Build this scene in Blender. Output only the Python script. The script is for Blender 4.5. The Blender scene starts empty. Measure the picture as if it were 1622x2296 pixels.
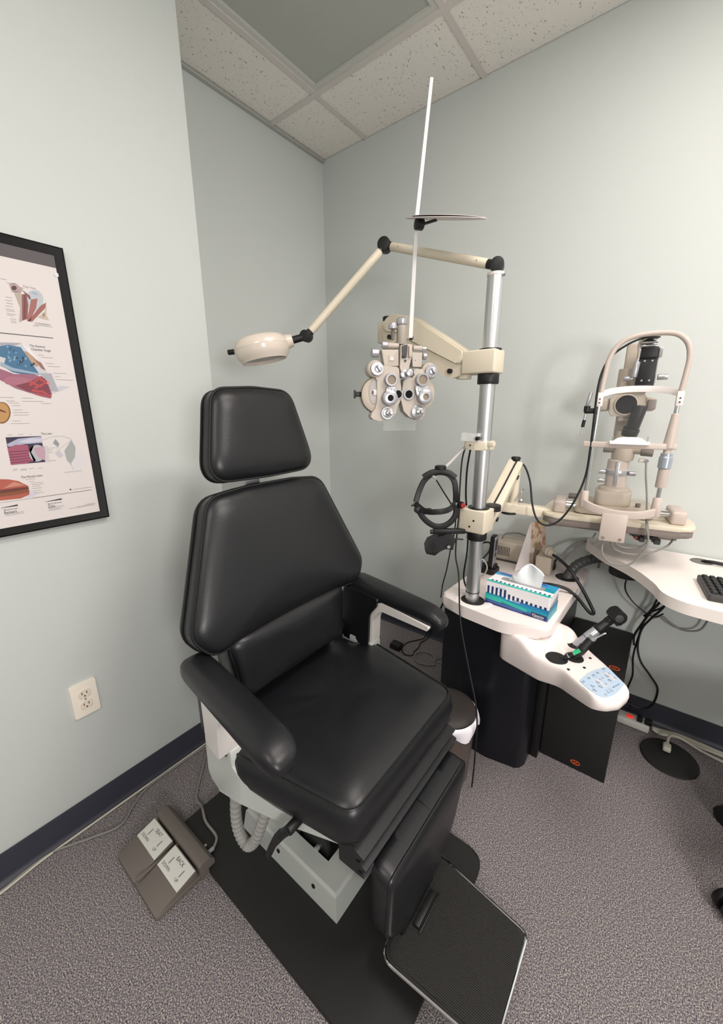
import bpy, bmesh, math, random
from mathutils import Vector, Matrix
random.seed(7)
SC = bpy.context.scene
PI = math.pi

# ------------------------------------------------------------------ camera
cam_data = bpy.data.cameras.new('camera')
cam = bpy.data.objects.new('camera', cam_data)
SC.collection.objects.link(cam)
SC.camera = cam
cam_data.sensor_fit = 'HORIZONTAL'
cam_data.sensor_width = 36.0
cam_data.lens = 36.0 * 881.85 / 1622.0
cam_data.clip_start = 0.02
YAW, PITCH, ROLL = -0.665026, 0.257887, -0.004652
f_ = Vector((math.sin(YAW) * math.cos(PITCH), math.cos(YAW) * math.cos(PITCH), -math.sin(PITCH)))
r_ = Vector((math.cos(YAW), -math.sin(YAW), 0))
u_ = r_.cross(f_)
r2 = r_ * math.cos(ROLL) + u_ * math.sin(ROLL)
u2 = u_ * math.cos(ROLL) - r_ * math.sin(ROLL)
cam.matrix_world = Matrix(((r2.x, u2.x, -f_.x, 1.755), (r2.y, u2.y, -f_.y, -1.903), (r2.z, u2.z, -f_.z, 1.329), (0, 0, 0, 1)))

# ------------------------------------------------------------------ exposure, world, lights
SC.view_settings.view_transform = 'Standard'
SC.view_settings.look = 'None'
SC.view_settings.gamma = 1.0
SC.view_settings.use_curve_mapping = False
SC.view_settings.exposure = 0.0
world = bpy.data.worlds.new('world')
SC.world = world
world.use_nodes = True
world.node_tree.nodes['Background'].inputs['Color'].default_value = (0.8, 0.85, 0.9, 1)
world.node_tree.nodes['Background'].inputs['Strength'].default_value = 0.25

def area(name, loc, target, sx, sy, watts, color):
    d = bpy.data.lights.new(name, 'AREA')
    d.shape = 'RECTANGLE'; d.size = sx; d.size_y = sy; d.energy = watts; d.color = color
    o = bpy.data.objects.new(name, d); SC.collection.objects.link(o)
    o.location = loc
    o.rotation_euler = (Vector(target) - Vector(loc)).to_track_quat('-Z', 'Y').to_euler()
    return o
# lit fluorescent troffers of the ceiling grid, out of the picture to the right; the one behind is added fill
area('troffer_light', (1.83, -1.12, 2.615), (1.83, -1.12, 0), 0.54, 0.9, 10, (1.0, 0.935, 0.905))
area('troffer_light', (3.05, -1.15, 2.615), (3.05, -1.15, 0), 0.54, 0.85, 37, (1.0, 0.925, 0.895))
area('troffer_light', (1.83, -3.1, 2.615), (1.83, -3.1, 0), 0.56, 1.16, 19, (1.0, 0.935, 0.905))
# added side light inside the room, no doorway there; casts the headrest's wall shadow
area('added_side_light', (3.45, -2.60, 1.36), (0.4, -1.2, 1.25), 0.40, 0.5, 34, (1.0, 0.95, 0.93))

# ------------------------------------------------------------------ materials
def lin(c):
    c /= 255.0
    return c / 12.92 if c <= 0.04045 else ((c + 0.055) / 1.055) ** 2.4
def rgb(r, g, b): return (lin(r), lin(g), lin(b), 1)

def mat(name, col, rough=0.5, metal=0.0, bump=0.0, bscale=200.0, var=0.0, vscale=12.0, spec=0.5, coat=0.0, alpha=1.0, trans=0.0, ior=1.45, emit=0.0):
    m = bpy.data.materials.new(name); m.use_nodes = True
    nt = m.node_tree; b = nt.nodes['Principled BSDF']
    c = rgb(*col)
    b.inputs['Base Color'].default_value = c
    b.inputs['Roughness'].default_value = rough
    b.inputs['Metallic'].default_value = metal
    b.inputs['Specular IOR Level'].default_value = spec
    b.inputs['Coat Weight'].default_value = coat
    b.inputs['Alpha'].default_value = alpha
    b.inputs['Transmission Weight'].default_value = trans
    b.inputs['IOR'].default_value = ior
    if emit:
        b.inputs['Emission Color'].default_value = c
        b.inputs['Emission Strength'].default_value = emit
    tc = nt.nodes.new('ShaderNodeTexCoord')
    if bump:
        n = nt.nodes.new('ShaderNodeTexNoise'); n.inputs['Scale'].default_value = bscale; n.inputs['Detail'].default_value = 3
        nt.links.new(tc.outputs['Object'], n.inputs['Vector'])
        bp = nt.nodes.new('ShaderNodeBump'); bp.inputs['Strength'].default_value = bump; bp.inputs['Distance'].default_value = 0.002
        nt.links.new(n.outputs['Fac'], bp.inputs['Height']); nt.links.new(bp.outputs['Normal'], b.inputs['Normal'])
    if var:
        n = nt.nodes.new('ShaderNodeTexNoise'); n.inputs['Scale'].default_value = vscale; n.inputs['Detail'].default_value = 4
        nt.links.new(tc.outputs['Object'], n.inputs['Vector'])
        r = nt.nodes.new('ShaderNodeMapRange'); r.inputs['To Min'].default_value = 1 - var; r.inputs['To Max'].default_value = 1 + var
        nt.links.new(n.outputs['Fac'], r.inputs['Value'])
        mx = nt.nodes.new('ShaderNodeVectorMath'); mx.operation = 'SCALE'
        mx.inputs[0].default_value = c[:3]; nt.links.new(r.outputs['Result'], mx.inputs['Scale'])
        nt.links.new(mx.outputs['Vector'], b.inputs['Base Color'])
    return m

def ramp_mat(name, scale, stops, rough, bump, detail=2.0, stretch=(1, 1, 1), dist=0.004, kind='noise', rot=0.0):
    m = bpy.data.materials.new(name); m.use_nodes = True
    nt = m.node_tree; b = nt.nodes['Principled BSDF']
    b.inputs['Roughness'].default_value = rough
    b.inputs['Specular IOR Level'].default_value = 0.2
    tc = nt.nodes.new('ShaderNodeTexCoord')
    mp = nt.nodes.new('ShaderNodeMapping'); mp.inputs['Scale'].default_value = stretch; mp.inputs['Rotation'].default_value = (0, 0, rot)
    nt.links.new(tc.outputs['Object'], mp.inputs['Vector'])
    n = nt.nodes.new('ShaderNodeTexNoise'); n.inputs['Scale'].default_value = scale; n.inputs['Detail'].default_value = detail
    nt.links.new(mp.outputs['Vector'], n.inputs['Vector'])
    cr = nt.nodes.new('ShaderNodeValToRGB')
    el = cr.color_ramp.elements
    while len(el) < len(stops): el.new(0.5)
    for e, (p, c) in zip(el, stops): e.position = p; e.color = rgb(*c)
    nt.links.new(n.outputs['Fac'], cr.inputs['Fac'])
    nt.links.new(cr.outputs['Color'], b.inputs['Base Color'])
    if bump:
        bp = nt.nodes.new('ShaderNodeBump'); bp.inputs['Strength'].default_value = bump; bp.inputs['Distance'].default_value = dist
        nt.links.new(n.outputs['Fac'], bp.inputs['Height']); nt.links.new(bp.outputs['Normal'], b.inputs['Normal'])
    return m

def carpet_mat():
    m = ramp_mat('carpet', 330, [(0.30, (56, 55, 60)), (0.46, (112, 109, 111)), (0.55, (150, 146, 146)), (0.68, (214, 207, 201))], 0.95, 1.0, 5.0)
    nt = m.node_tree; b = nt.nodes['Principled BSDF']
    tc = nt.nodes.new('ShaderNodeTexCoord')
    n = nt.nodes.new('ShaderNodeTexNoise'); n.inputs['Scale'].default_value = 95; n.inputs['Detail'].default_value = 2
    nt.links.new(tc.outputs['Object'], n.inputs['Vector'])
    cr = nt.nodes.new('ShaderNodeValToRGB'); el = cr.color_ramp.elements
    el[0].position = 0.38; el[0].color = (0.84, 0.80, 0.86, 1); el[1].position = 0.62; el[1].color = (0.98, 0.95, 0.91, 1)
    nt.links.new(n.outputs['Fac'], cr.inputs['Fac'])
    mx = nt.nodes.new('ShaderNodeMix'); mx.data_type = 'RGBA'; mx.blend_type = 'MULTIPLY'; mx.inputs['Factor'].default_value = 1
    src = b.inputs['Base Color'].links[0].from_socket
    nt.links.new(src, mx.inputs[6]); nt.links.new(cr.outputs['Color'], mx.inputs[7])
    nt.links.new(mx.outputs[2], b.inputs['Base Color'])
    return m

def tile_mat():
    m = ramp_mat('acoustic_tile', 150, [(0.0, (238, 234, 227)), (0.650, (238, 234, 227)), (0.70, (160, 153, 144)), (1.0, (120, 114, 106))], 0.9, 0.35, 2.5, (1, .62, 1), 0.003)
    return m

def ribbed_mat(name, col, scale, axis, rough=0.55):
    m = mat(name, col, rough)
    nt = m.node_tree; b = nt.nodes['Principled BSDF']
    tc = nt.nodes.new('ShaderNodeTexCoord')
    w = nt.nodes.new('ShaderNodeTexWave'); w.bands_direction = axis; w.inputs['Scale'].default_value = scale
    nt.links.new(tc.outputs['Object'], w.inputs['Vector'])
    bp = nt.nodes.new('ShaderNodeBump'); bp.inputs['Strength'].default_value = 0.9; bp.inputs['Distance'].default_value = 0.002
    nt.links.new(w.outputs['Fac'], bp.inputs['Height']); nt.links.new(bp.outputs['Normal'], b.inputs['Normal'])
    r = nt.nodes.new('ShaderNodeMapRange'); r.inputs['To Min'].default_value = 0.55; r.inputs['To Max'].default_value = 1.35
    nt.links.new(w.outputs['Fac'], r.inputs['Value'])
    mx = nt.nodes.new('ShaderNodeVectorMath'); mx.operation = 'SCALE'; mx.inputs[0].default_value = rgb(*col)[:3]
    nt.links.new(r.outputs['Result'], mx.inputs['Scale']); nt.links.new(mx.outputs['Vector'], b.inputs['Base Color'])
    return m

def brushed_mat():
    m = mat('brushed_steel', (205, 206, 208), 0.36, 1.0)
    nt = m.node_tree; b = nt.nodes['Principled BSDF']
    tc = nt.nodes.new('ShaderNodeTexCoord')
    mp = nt.nodes.new('ShaderNodeMapping'); mp.inputs['Scale'].default_value = (1, 1, 260)
    n = nt.nodes.new('ShaderNodeTexNoise'); n.inputs['Scale'].default_value = 6
    nt.links.new(tc.outputs['Object'], mp.inputs['Vector']); nt.links.new(mp.outputs['Vector'], n.inputs['Vector'])
    bp = nt.nodes.new('ShaderNodeBump'); bp.inputs['Strength'].default_value = 0.12; bp.inputs['Distance'].default_value = 0.001
    nt.links.new(n.outputs['Fac'], bp.inputs['Height']); nt.links.new(bp.outputs['Normal'], b.inputs['Normal'])
    return m

MT = dict(
    wall=mat('wall_paint', (203, 208, 205), 0.62, bump=0.12, bscale=260, var=0.012, vscale=3, spec=0.3),
    carpet=carpet_mat(), tile=tile_mat(),
    tbar=mat('ceiling_grid_paint', (214, 208, 203), 0.5),
    base=mat('vinyl_baseboard', (48, 49, 60), 0.45, bump=0.05, bscale=60),
    diffuser=mat('prismatic_diffuser', (178, 181, 174), 0.45, bump=0.3, bscale=500),
    vinyl=mat('black_vinyl', (21, 22, 25), 0.36, bump=0.10, bscale=420, var=0.05, vscale=30, spec=0.5),
    vinylseam=mat('black_piping', (24, 24, 25), 0.35),
    black=mat('black_plastic', (20, 20, 21), 0.45),
    matte=mat('matte_black', (25, 25, 25), 0.75, var=0.15, vscale=20),
    rubber=mat('black_rubber', (30, 30, 30), 0.7),
    plate=mat('black_floor_plate', (27, 27, 26), 0.55, bump=0.15, bscale=300, var=0.15, vscale=8),
    grey=mat('grey_enamel', (176, 180, 176), 0.38, bump=0.05, bscale=150),
    greyw=mat('white_enamel', (208, 204, 200), 0.35),
    cream=mat('cream_enamel', (212, 203, 183), 0.42, bump=0.08, bscale=500),
    creamg=mat('cream_gloss', (214, 203, 190), 0.22, coat=0.4),
    beige=mat('beige_enamel', (182, 171, 156), 0.4, bump=0.05, bscale=400),
    pink=mat('warm_grey_enamel', (192, 179, 170), 0.38),
    brownb=mat('brown_grey_edge', (128, 118, 112), 0.5),
    white=mat('white_plastic', (236, 226, 222), 0.3),
    silver=mat('satin_silver', (180, 180, 184), 0.30, 0.6),
    chrome=mat('chrome', (215, 216, 218), 0.12, 1.0),
    steel=brushed_mat(),
    dgrey=mat('dark_grey', (62, 60, 60), 0.5),
    taupe=mat('taupe_plastic', (104, 97, 91), 0.55, bump=0.1, bscale=200),
    mid=mat('mid_grey', (112, 110, 106), 0.5),
    navyblack=mat('blue_black_laminate', (19, 20, 26), 0.35, bump=0.03, bscale=80, var=0.2, vscale=5),
    paper=mat('white_paper', (214, 208, 206), 0.7),
    label=mat('pale_label', (205, 205, 198), 0.5),
    red=mat('red_plastic', (150, 40, 38), 0.35),
    redlit=mat('lit_red_switch', (230, 40, 30), 0.4, emit=0.6),
    orange=mat('orange_print', (220, 92, 40), 0.5),
    green=mat('green_band', (40, 180, 120), 0.35),
    ivory=mat('ivory_plastic', (236, 228, 214), 0.4),
    cordw=mat('white_cord', (186, 184, 170), 0.5),
    cordg=mat('grey_cord', (128, 126, 122), 0.5),
    cordb=mat('black_cord', (22, 22, 23), 0.45),
    hose=mat('grey_hose', (150, 150, 146), 0.55),
    bag=mat('white_bag', (232, 230, 236), 0.45, bump=0.3, bscale=40),
    bin=mat('brown_metal_bin', (120, 106, 100), 0.35, 0.5),
    binlid=mat('dark_brown_liner', (52, 47, 45), 0.6),
    tissue=mat('white_tissue', (236, 238, 240), 0.8, bump=0.2, bscale=60),
    acrylic=mat('clear_acrylic', (245, 248, 247), 0.03, alpha=0.02, spec=0.1),
    frost=mat('frosted_plastic', (232, 234, 232), 0.4, alpha=0.45),
    rodw=mat('translucent_rod', (232, 232, 230), 0.3, alpha=0.75),
    steelgrey=mat('desk_laminate', (236, 228, 222), 0.4),
    padblue=mat('pale_blue_membrane', (178, 200, 220), 0.4),
    padpink=mat('pink_display', (240, 205, 200), 0.4),
    ink=mat('dark_ink', (48, 52, 62), 0.5),
    inkg=mat('grey_ink', (150, 144, 144), 0.6),
    lens=mat('dark_lens', (8, 8, 9), 0.15, spec=0.3),
    lensb=mat('amber_lens', (138, 124, 108), 0.2),
)

# ------------------------------------------------------------------ mesh helpers
def frame(o, ax, ay):
    ax = Vector(ax).normalized(); ay = Vector(ay); ay = (ay - ax * ay.dot(ax)).normalized(); az = ax.cross(ay); o = Vector(o)
    return Matrix(((ax.x, ay.x, az.x, o.x), (ax.y, ay.y, az.y, o.y), (ax.z, ay.z, az.z, o.z), (0, 0, 0, 1)))

def rpoly(pts, r, n=5):
    """polygon with rounded corners; r is one radius or one for each corner"""
    out = []; N = len(pts)
    for i, p in enumerate(pts):
        rr = r[i] if isinstance(r, (list, tuple)) else r
        p = Vector(p); a = Vector(pts[i - 1]) - p; b = Vector(pts[(i + 1) % N]) - p
        la, lb = a.length, b.length
        if rr <= 0 or la < 1e-9 or lb < 1e-9: out.append(tuple(p)); continue
        a /= la; b /= lb
        ang = math.acos(max(-1, min(1, a.dot(b))))
        if ang > 3.1: out.append(tuple(p)); continue
        d = min(rr / math.tan(ang / 2), la * 0.48, lb * 0.48)
        p0 = p + a * d; p2 = p + b * d
        for k in range(n + 1):
            t = k / n
            q = p0 * (1 - t) ** 2 + p * 2 * t * (1 - t) + p2 * t * t
            out.append(tuple(q))
    return out

def resample(pts, n, closed=True):
    P = [Vector(p) for p in pts]
    if closed: P.append(P[0].copy())
    L = [0]
    for i in range(1, len(P)): L.append(L[-1] + (P[i] - P[i - 1]).length)
    out = []; j = 0
    for k in range(n):
        d = L[-1] * k / (n if closed else n - 1)
        while j < len(P) - 2 and L[j + 1] < d: j += 1
        s = L[j + 1] - L[j]
        out.append(P[j].lerp(P[j + 1], (d - L[j]) / s if s > 1e-12 else 0))
    return out

def smooth_path(pts, res=6, closed=False):
    P = [Vector(p) for p in pts]; N = len(P); out = []
    if N < 3 and not closed: return P
    rng = range(N) if closed else range(N - 1)
    for i in rng:
        if closed: a, b, c, d = P[i - 1], P[i], P[(i + 1) % N], P[(i + 2) % N]
        else: a, b, c, d = P[max(i - 1, 0)], P[i], P[i + 1], P[min(i + 2, N - 1)]
        for k in range(res):
            t = k / res
            out.append(0.5 * ((2 * b) + (c - a) * t + (2 * a - 5 * b + 4 * c - d) * t * t + (3 * b - a - 3 * c + d) * t ** 3))
    if not closed: out.append(P[-1])
    return out

def circle(r, n=24, c=(0, 0), rx=None, ry=None):
    return [(c[0] + (rx or r) * math.cos(2 * PI * k / n), c[1] + (ry or r) * math.sin(2 * PI * k / n)) for k in range(n)]

class MB:
    """collects shapes for one mesh; .m is the current material slot"""
    def __init__(s, M=None): s.V = []; s.F = []; s.MI = []; s.m = 0; s.M = M or Matrix()
    def mesh(s, vs, fs, M=None):
        T = s.M @ M if M is not None else s.M
        b = len(s.V); s.V += [T @ Vector(v) for v in vs]; s.F += [[b + i for i in f] for f in fs]; s.MI += [s.m] * len(fs)
        return s
    def _bm(s, bm, M=None):
        bm.verts.index_update()
        s.mesh([v.co.copy() for v in bm.verts], [[v.index for v in f.verts] for f in bm.faces], M); bm.free(); return s
    def box(s, c, d, bev=0.0, seg=2, M=None, taper=None):
        bm = bmesh.new(); bmesh.ops.create_cube(bm, size=1.0)
        for v in bm.verts:
            k = taper if (taper and v.co.z > 0) else 1.0
            v.co = Vector((v.co.x * d[0] * k, v.co.y * d[1] * k, v.co.z * d[2])) + Vector(c)
        if bev: bmesh.ops.bevel(bm, geom=bm.edges[:], offset=min(bev, min(d) * 0.49), segments=seg, profile=0.5, affect='EDGES')
        return s._bm(bm, M)
    def box2(s, lo, hi, bev=0.0, seg=2, M=None):
        return s.box([(a + b) / 2 for a, b in zip(lo, hi)], [abs(b - a) for a, b in zip(lo, hi)], bev, seg, M)
    def prism(s, pts, z0, z1, bev=0.0, seg=2, M=None, both=True):
        bm = bmesh.new(); n = len(pts)
        lo = [bm.verts.new((p[0], p[1], z0)) for p in pts]; hi = [bm.verts.new((p[0], p[1], z1)) for p in pts]
        bm.faces.new(hi); bm.faces.new(lo[::-1])
        for i in range(n): bm.faces.new((lo[i], lo[(i + 1) % n], hi[(i + 1) % n], hi[i]))
        if bev:
            H = set(hi); L = set(lo)
            es = [e for e in bm.edges if (e.verts[0] in H and e.verts[1] in H) or (both and e.verts[0] in L and e.verts[1] in L)]
            bmesh.ops.bevel(bm, geom=es, offset=bev, segments=seg, profile=0.5, affect='EDGES')
        bmesh.ops.triangulate(bm, faces=[f for f in bm.faces if len(f.verts) > 4])
        return s._bm(bm, M)
    def ring(s, outer, inner, z0, z1, M=None):
        """flat ring between two outlines with the same number of points"""
        n = len(outer); vs = []
        for z in (z0, z1): vs += [(p[0], p[1], z) for p in outer] + [(p[0], p[1], z) for p in inner]
        fs = []
        for i in range(n):
            j = (i + 1) % n
            fs += [[i, j, 2 * n + j, 2 * n + i], [n + i, 3 * n + i, 3 * n + j, n + j], [2 * n + i, 2 * n + j, 3 * n + j, 3 * n + i], [i, n + i, n + j, j]]
        return s.mesh(vs, fs, M)
    def lathe(s, prof, o=(0, 0, 0), ax=(0, 0, 1), seg=28, M=None, cap=True):
        ax = Vector(ax).normalized(); t = Vector((1, 0, 0)) if abs(ax.x) < 0.8 else Vector((0, 1, 0))
        a = ax.cross(t).normalized(); b = ax.cross(a); o = Vector(o); vs = []; fs = []
        for r, h in prof:
            for k in range(seg):
                an = 2 * PI * k / seg; vs.append(o + ax * h + (a * math.cos(an) + b * math.sin(an)) * max(r, 1e-5))
        for i in range(len(prof) - 1):
            for k in range(seg):
                j = (k + 1) % seg; fs.append([i * seg + k, i * seg + j, (i + 1) * seg + j, (i + 1) * seg + k])
        if cap:
            fs.append(list(range(seg))[::-1]); fs.append([(len(prof) - 1) * seg + k for k in range(seg)])
        return s.mesh(vs, fs, M)
    def cyl(s, p0, p1, r0, r1=None, seg=24, bev=0.0, M=None):
        p0 = Vector(p0); p1 = Vector(p1); L = (p1 - p0).length; r1 = r0 if r1 is None else r1
        pr = [(r0, 0), (r1, L)] if not bev else [(r0 - bev, 0), (r0 - bev * .3, bev * .3), (r0, bev), (r1, L - bev), (r1 - bev * .3, L - bev * .3), (r1 - bev, L)]
        return s.lathe(pr, p0, p1 - p0, seg, M)
    def ball(s, c, r, seg=16, M=None, sc=(1, 1, 1)):
        bm = bmesh.new(); bmesh.ops.create_uvsphere(bm, u_segments=seg, v_segments=seg // 2 + 2, radius=r)
        for v in bm.verts: v.co = Vector((v.co.x * sc[0], v.co.y * sc[1], v.co.z * sc[2])) + Vector(c)
        return s._bm(bm, M)
    def loft(s, rings, closed=False, cap=True, M=None):
        n = len(rings[0]); vs = [p for r in rings for p in r]; fs = []; R = len(rings)
        for i in range(R if closed else R - 1):
            i2 = (i + 1) % R
            for k in range(n):
                j = (k + 1) % n; fs.append([i * n + k, i * n + j, i2 * n + j, i2 * n + k])
        if cap and not closed: fs.append(list(range(n))[::-1]); fs.append([(R - 1) * n + k for k in range(n)])
        return s.mesh(vs, fs, M)
    def sweep(s, pts, sec, res=6, closed=False, up=(0, 0, 1), M=None, rib=None, smooth=True):
        """sweep a 2-D section along a path; section x = sideways (path x up), section y = along 'up'"""
        P = smooth_path(pts, res, closed) if smooth else [Vector(p) for p in pts]
        N = len(P); rings = []; up = Vector(up)
        prev = None
        for i, p in enumerate(P):
            if closed: t = P[(i + 1) % N] - P[i - 1]
            else: t = P[min(i + 1, N - 1)] - P[max(i - 1, 0)]
            if t.length < 1e-9: t = Vector((0, 0, 1))
            t.normalize()
            if prev is None:
                v = up - t * up.dot(t)
                if v.length < 0.1: v = Vector((1, 0, 0)) - t * t.x
            else: v = prev - t * prev.dot(t)
            v.normalize(); prev = v if up.length > 1.5 else (up - t * up.dot(t) if (up - t * up.dot(t)).length > 0.25 else v)
            v = prev.normalized(); prev = v; w = t.cross(v)
            k = rib[i % len(rib)] if rib else 1.0
            rings.append([p + w * a * k + v * b * k for a, b in sec])
        return s.loft(rings, closed, True, M)
    def tube(s, pts, r, seg=8, res=6, closed=False, M=None, smooth=True, rib=None):
        return s.sweep(pts, circle(r, seg), res, closed, (0, 0, 2), M, rib, smooth)
    def cushion(s, outline, prof, n=96, M=None):
        """soft pad: prof = [(inset, scale, height)...] from the back to the front crown"""
        P = resample(outline, n); c = Vector((0, 0))
        P = [Vector((p[0], p[1])) for p in P]
        for p in P: c += p
        c /= n
        area2 = sum(P[i].x * P[(i + 1) % n].y - P[(i + 1) % n].x * P[i].y for i in range(n))
        sg = 1 if area2 > 0 else -1
        rings = []
        for ins, scl, h in prof:
            rg = []
            for p in P:
                d = p - c; k = max(0.02, 1 - ins / d.length) * scl
                rg.append((c.x + d.x * k, c.y + d.y * k, h))
            rings.append(rg)
        return s.loft(rings, M=M)
    def outline_tube(s, outline, ins, h, r, n=96, M=None, seg=6):
        P = [Vector((p[0], p[1])) for p in resample(outline, n)]
        area2 = sum(P[i].x * P[(i + 1) % n].y - P[(i + 1) % n].x * P[i].y for i in range(n)); sg = 1 if area2 > 0 else -1
        q = []
        for i in range(n):
            t = (P[(i + 1) % n] - P[i - 1]).normalized(); k = P[i] + Vector((-t.y, t.x)) * sg * ins; q.append((k.x, k.y, h))
        return s.tube(q, r, seg, 1, True, M)
    def text(s, txt, size, M, extr=0.0, align='LEFT', sx=1.0):
        cu = bpy.data.curves.new('lettering', 'FONT'); cu.body = txt; cu.size = size; cu.align_x = align; cu.extrude = extr; cu.resolution_u = 3
        ob = bpy.data.objects.new('lettering', cu); SC.collection.objects.link(ob)
        dg = bpy.context.evaluated_depsgraph_get(); dg.update(); ev = ob.evaluated_get(dg); me = ev.to_mesh()
        vs = [(v.co.x * sx, v.co.y, v.co.z) for v in me.vertices]; fs = [list(p.vertices) for p in me.polygons]
        ev.to_mesh_clear(); bpy.data.objects.remove(ob); bpy.data.curves.remove(cu)
        if vs: s.mesh(vs, fs, M)
        return s
    def poly(s, pts, M=None, z=0.0):
        """flat filled outline (may be concave)"""
        bm = bmesh.new(); vv = [bm.verts.new((p[0], p[1], z)) for p in pts]
        f = bm.faces.new(vv); bmesh.ops.triangulate(bm, faces=[f])
        return s._bm(bm, M)
    def warp(s, fn): s.V = [Vector(fn(v)) for v in s.V]; return s

def make(name, mb, mats, off=(0, 0, 0), recalc=True, ang=38):
    me = bpy.data.meshes.new(name); off = Vector(off)
    me.from_pydata([v - off for v in mb.V], [], mb.F)
    for m in (mats if isinstance(mats, (list, tuple)) else [mats]): me.materials.append(MT[m] if isinstance(m, str) else m)
    me.polygons.foreach_set('material_index', mb.MI)
    if recalc:
        bm = bmesh.new(); bm.from_mesh(me); bmesh.ops.recalc_face_normals(bm, faces=bm.faces[:]); bm.to_mesh(me); bm.free()
    me.polygons.foreach_set('use_smooth', [True] * len(me.polygons))
    me.set_sharp_from_angle(angle=math.radians(ang))
    me.update()
    o = bpy.data.objects.new(name, me); SC.collection.objects.link(o)
    return o

def thing(name, label, cat, loc, group=None):
    o = bpy.data.objects.new(name, None); SC.collection.objects.link(o)
    o.empty_display_size = 0.05; o.location = loc; o['label'] = label; o['category'] = cat
    if group: o['group'] = group
    return o

def part(name, mb, mats, parent, label=None, ang=38):
    root = parent
    while root.parent: root = root.parent
    o = make(name, mb, mats, root.location, ang=ang)
    o.parent = parent
    if label: o['label'] = label
    return o

def solo(name, mb, mats, label, cat, group=None, ang=38):
    xs = [v.x for v in mb.V]; ys = [v.y for v in mb.V]; zs = [v.z for v in mb.V]
    off = ((min(xs) + max(xs)) / 2, (min(ys) + max(ys)) / 2, min(zs))
    o = make(name, mb, mats, off, ang=ang); o.location = off
    o['label'] = label; o['category'] = cat
    if group: o['group'] = group
    return o

def struct(name, mb, mats):
    o = make(name, mb, mats); o['kind'] = 'structure'; return o
# ------------------------------------------------------------------ the room
H = 2.639; XL = 0.416; XR = 4.3; YF = -4.2; YE = -1.062
struct('floor', MB().box2((-0.1, YF - .1, -0.1), (XR + .1, 0.1, 0.0)), 'carpet')
struct('wall_back', MB().box2((-0.1, 0.0, 0.0), (XR + .1, 0.1, H + .12)), 'wall')
struct('wall_left_recess', MB().box2((-0.1, YE, 0.0), (0.0, 0.0, H + .12)), 'wall')
struct('wall_left', MB().box2((-0.1, YF, 0.0), (XL, YE, H + .12), 0.004, 2), 'wall')
struct('wall_right', MB().box2((XR, YF, 0.0), (XR + .1, 0.0, H + .12)), 'wall')
struct('wall_front', MB().box2((-0.1, YF - .1, 0.0), (XR + .1, YF, H + .12)), 'wall')
# tiled ceiling: lay-in tiles of the 2 x 4 ft grid
GX = [0.306 + 0.6105 * k for k in range(-1, 8)]; GY = [-0.366 - 1.22 * k for k in range(-1, 5)]
ce = MB(); ce.box2((-0.1, YF - .1, H + .02), (XR + .1, 0.1, H + .12))
cells = []
for i in range(len(GX)):
    for j in range(len(GY) - 1):
        x0 = max(GX[i], 0.0); x1 = min(GX[i + 1], XR) if i + 1 < len(GX) else XR
        y1 = min(GY[j], 0.0); y0 = max(GY[j + 1], YF)
        if x1 - x0 < .02 or y1 - y0 < .02: continue
        cells.append((x0, y0, x1, y1))
def is_lamp(x0, y0, x1, y1):
    return (abs(y1 + 0.366) < .01 or abs(y1 + 2.806) < .01) and (abs(x0 - 0.306) < .01 or abs(x0 - 1.527) < .01 or (abs(x0 - 2.748) < .01 and y1 > -1))
ce.m = 1
for (x0, y0, x1, y1) in cells:
    if is_lamp(x0, y0, x1, y1): continue
    ce.box2((x0 + .002, y0 + .002, H + .004), (x1 - .002, y1 - .002, H + .0195), 0.002, 1)
struct('ceiling', ce, ['tbar', 'tile'])
tb = MB()
for x in GX:
    if 0 < x < XR: tb.box2((x - .012, YF, H - .001), (x + .012, 0, H + .004), 0.0008, 1)
struct('trim_1', tb, 'tbar')
tb = MB()
for y in GY:
    if YF < y < 0: tb.box2((0, y - .012, H - .0015), (XR, y + .012, H + .0038), 0.0008, 1)
struct('trim_2', tb, 'tbar')
tb = MB()
for a, b in (((0, YE, H - .010), (.020, 0, H - .001)), ((XL, YF, H - .012), (XL + .022, YE, H - .001))):
    tb.box2(a, b, 0.001, 1)
struct('trim_3', tb, mat('wall_angle_paint', (176, 178, 172), 0.5))
# vinyl cove baseboards
def cove(name, p0, p1, nrm):
    p0 = Vector(p0); p1 = Vector(p1); n = Vector(nrm); b = MB()
    pr = [(0, 0), (0, .097), (.004, .099), (.0055, .095), (.0055, .020), (.010, .008), (.018, .0015), (.018, 0)]
    b.loft([[p + n * a + Vector((0, 0, h)) for a, h in pr] for p in (p0, p1)])
    struct(name, b, 'base')
cove('baseboard_left', (XL, YF, 0), (XL, YE, 0), (1, 0, 0))
cove('baseboard_recess', (0, YE, 0), (0, 0, 0), (1, 0, 0))
cove('baseboard_back', (0, 0, 0), (XR, 0, 0), (0, -1, 0))
cove('baseboard_right', (XR, YF, 0), (XR, 0, 0), (-1, 0, 0))

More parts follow.
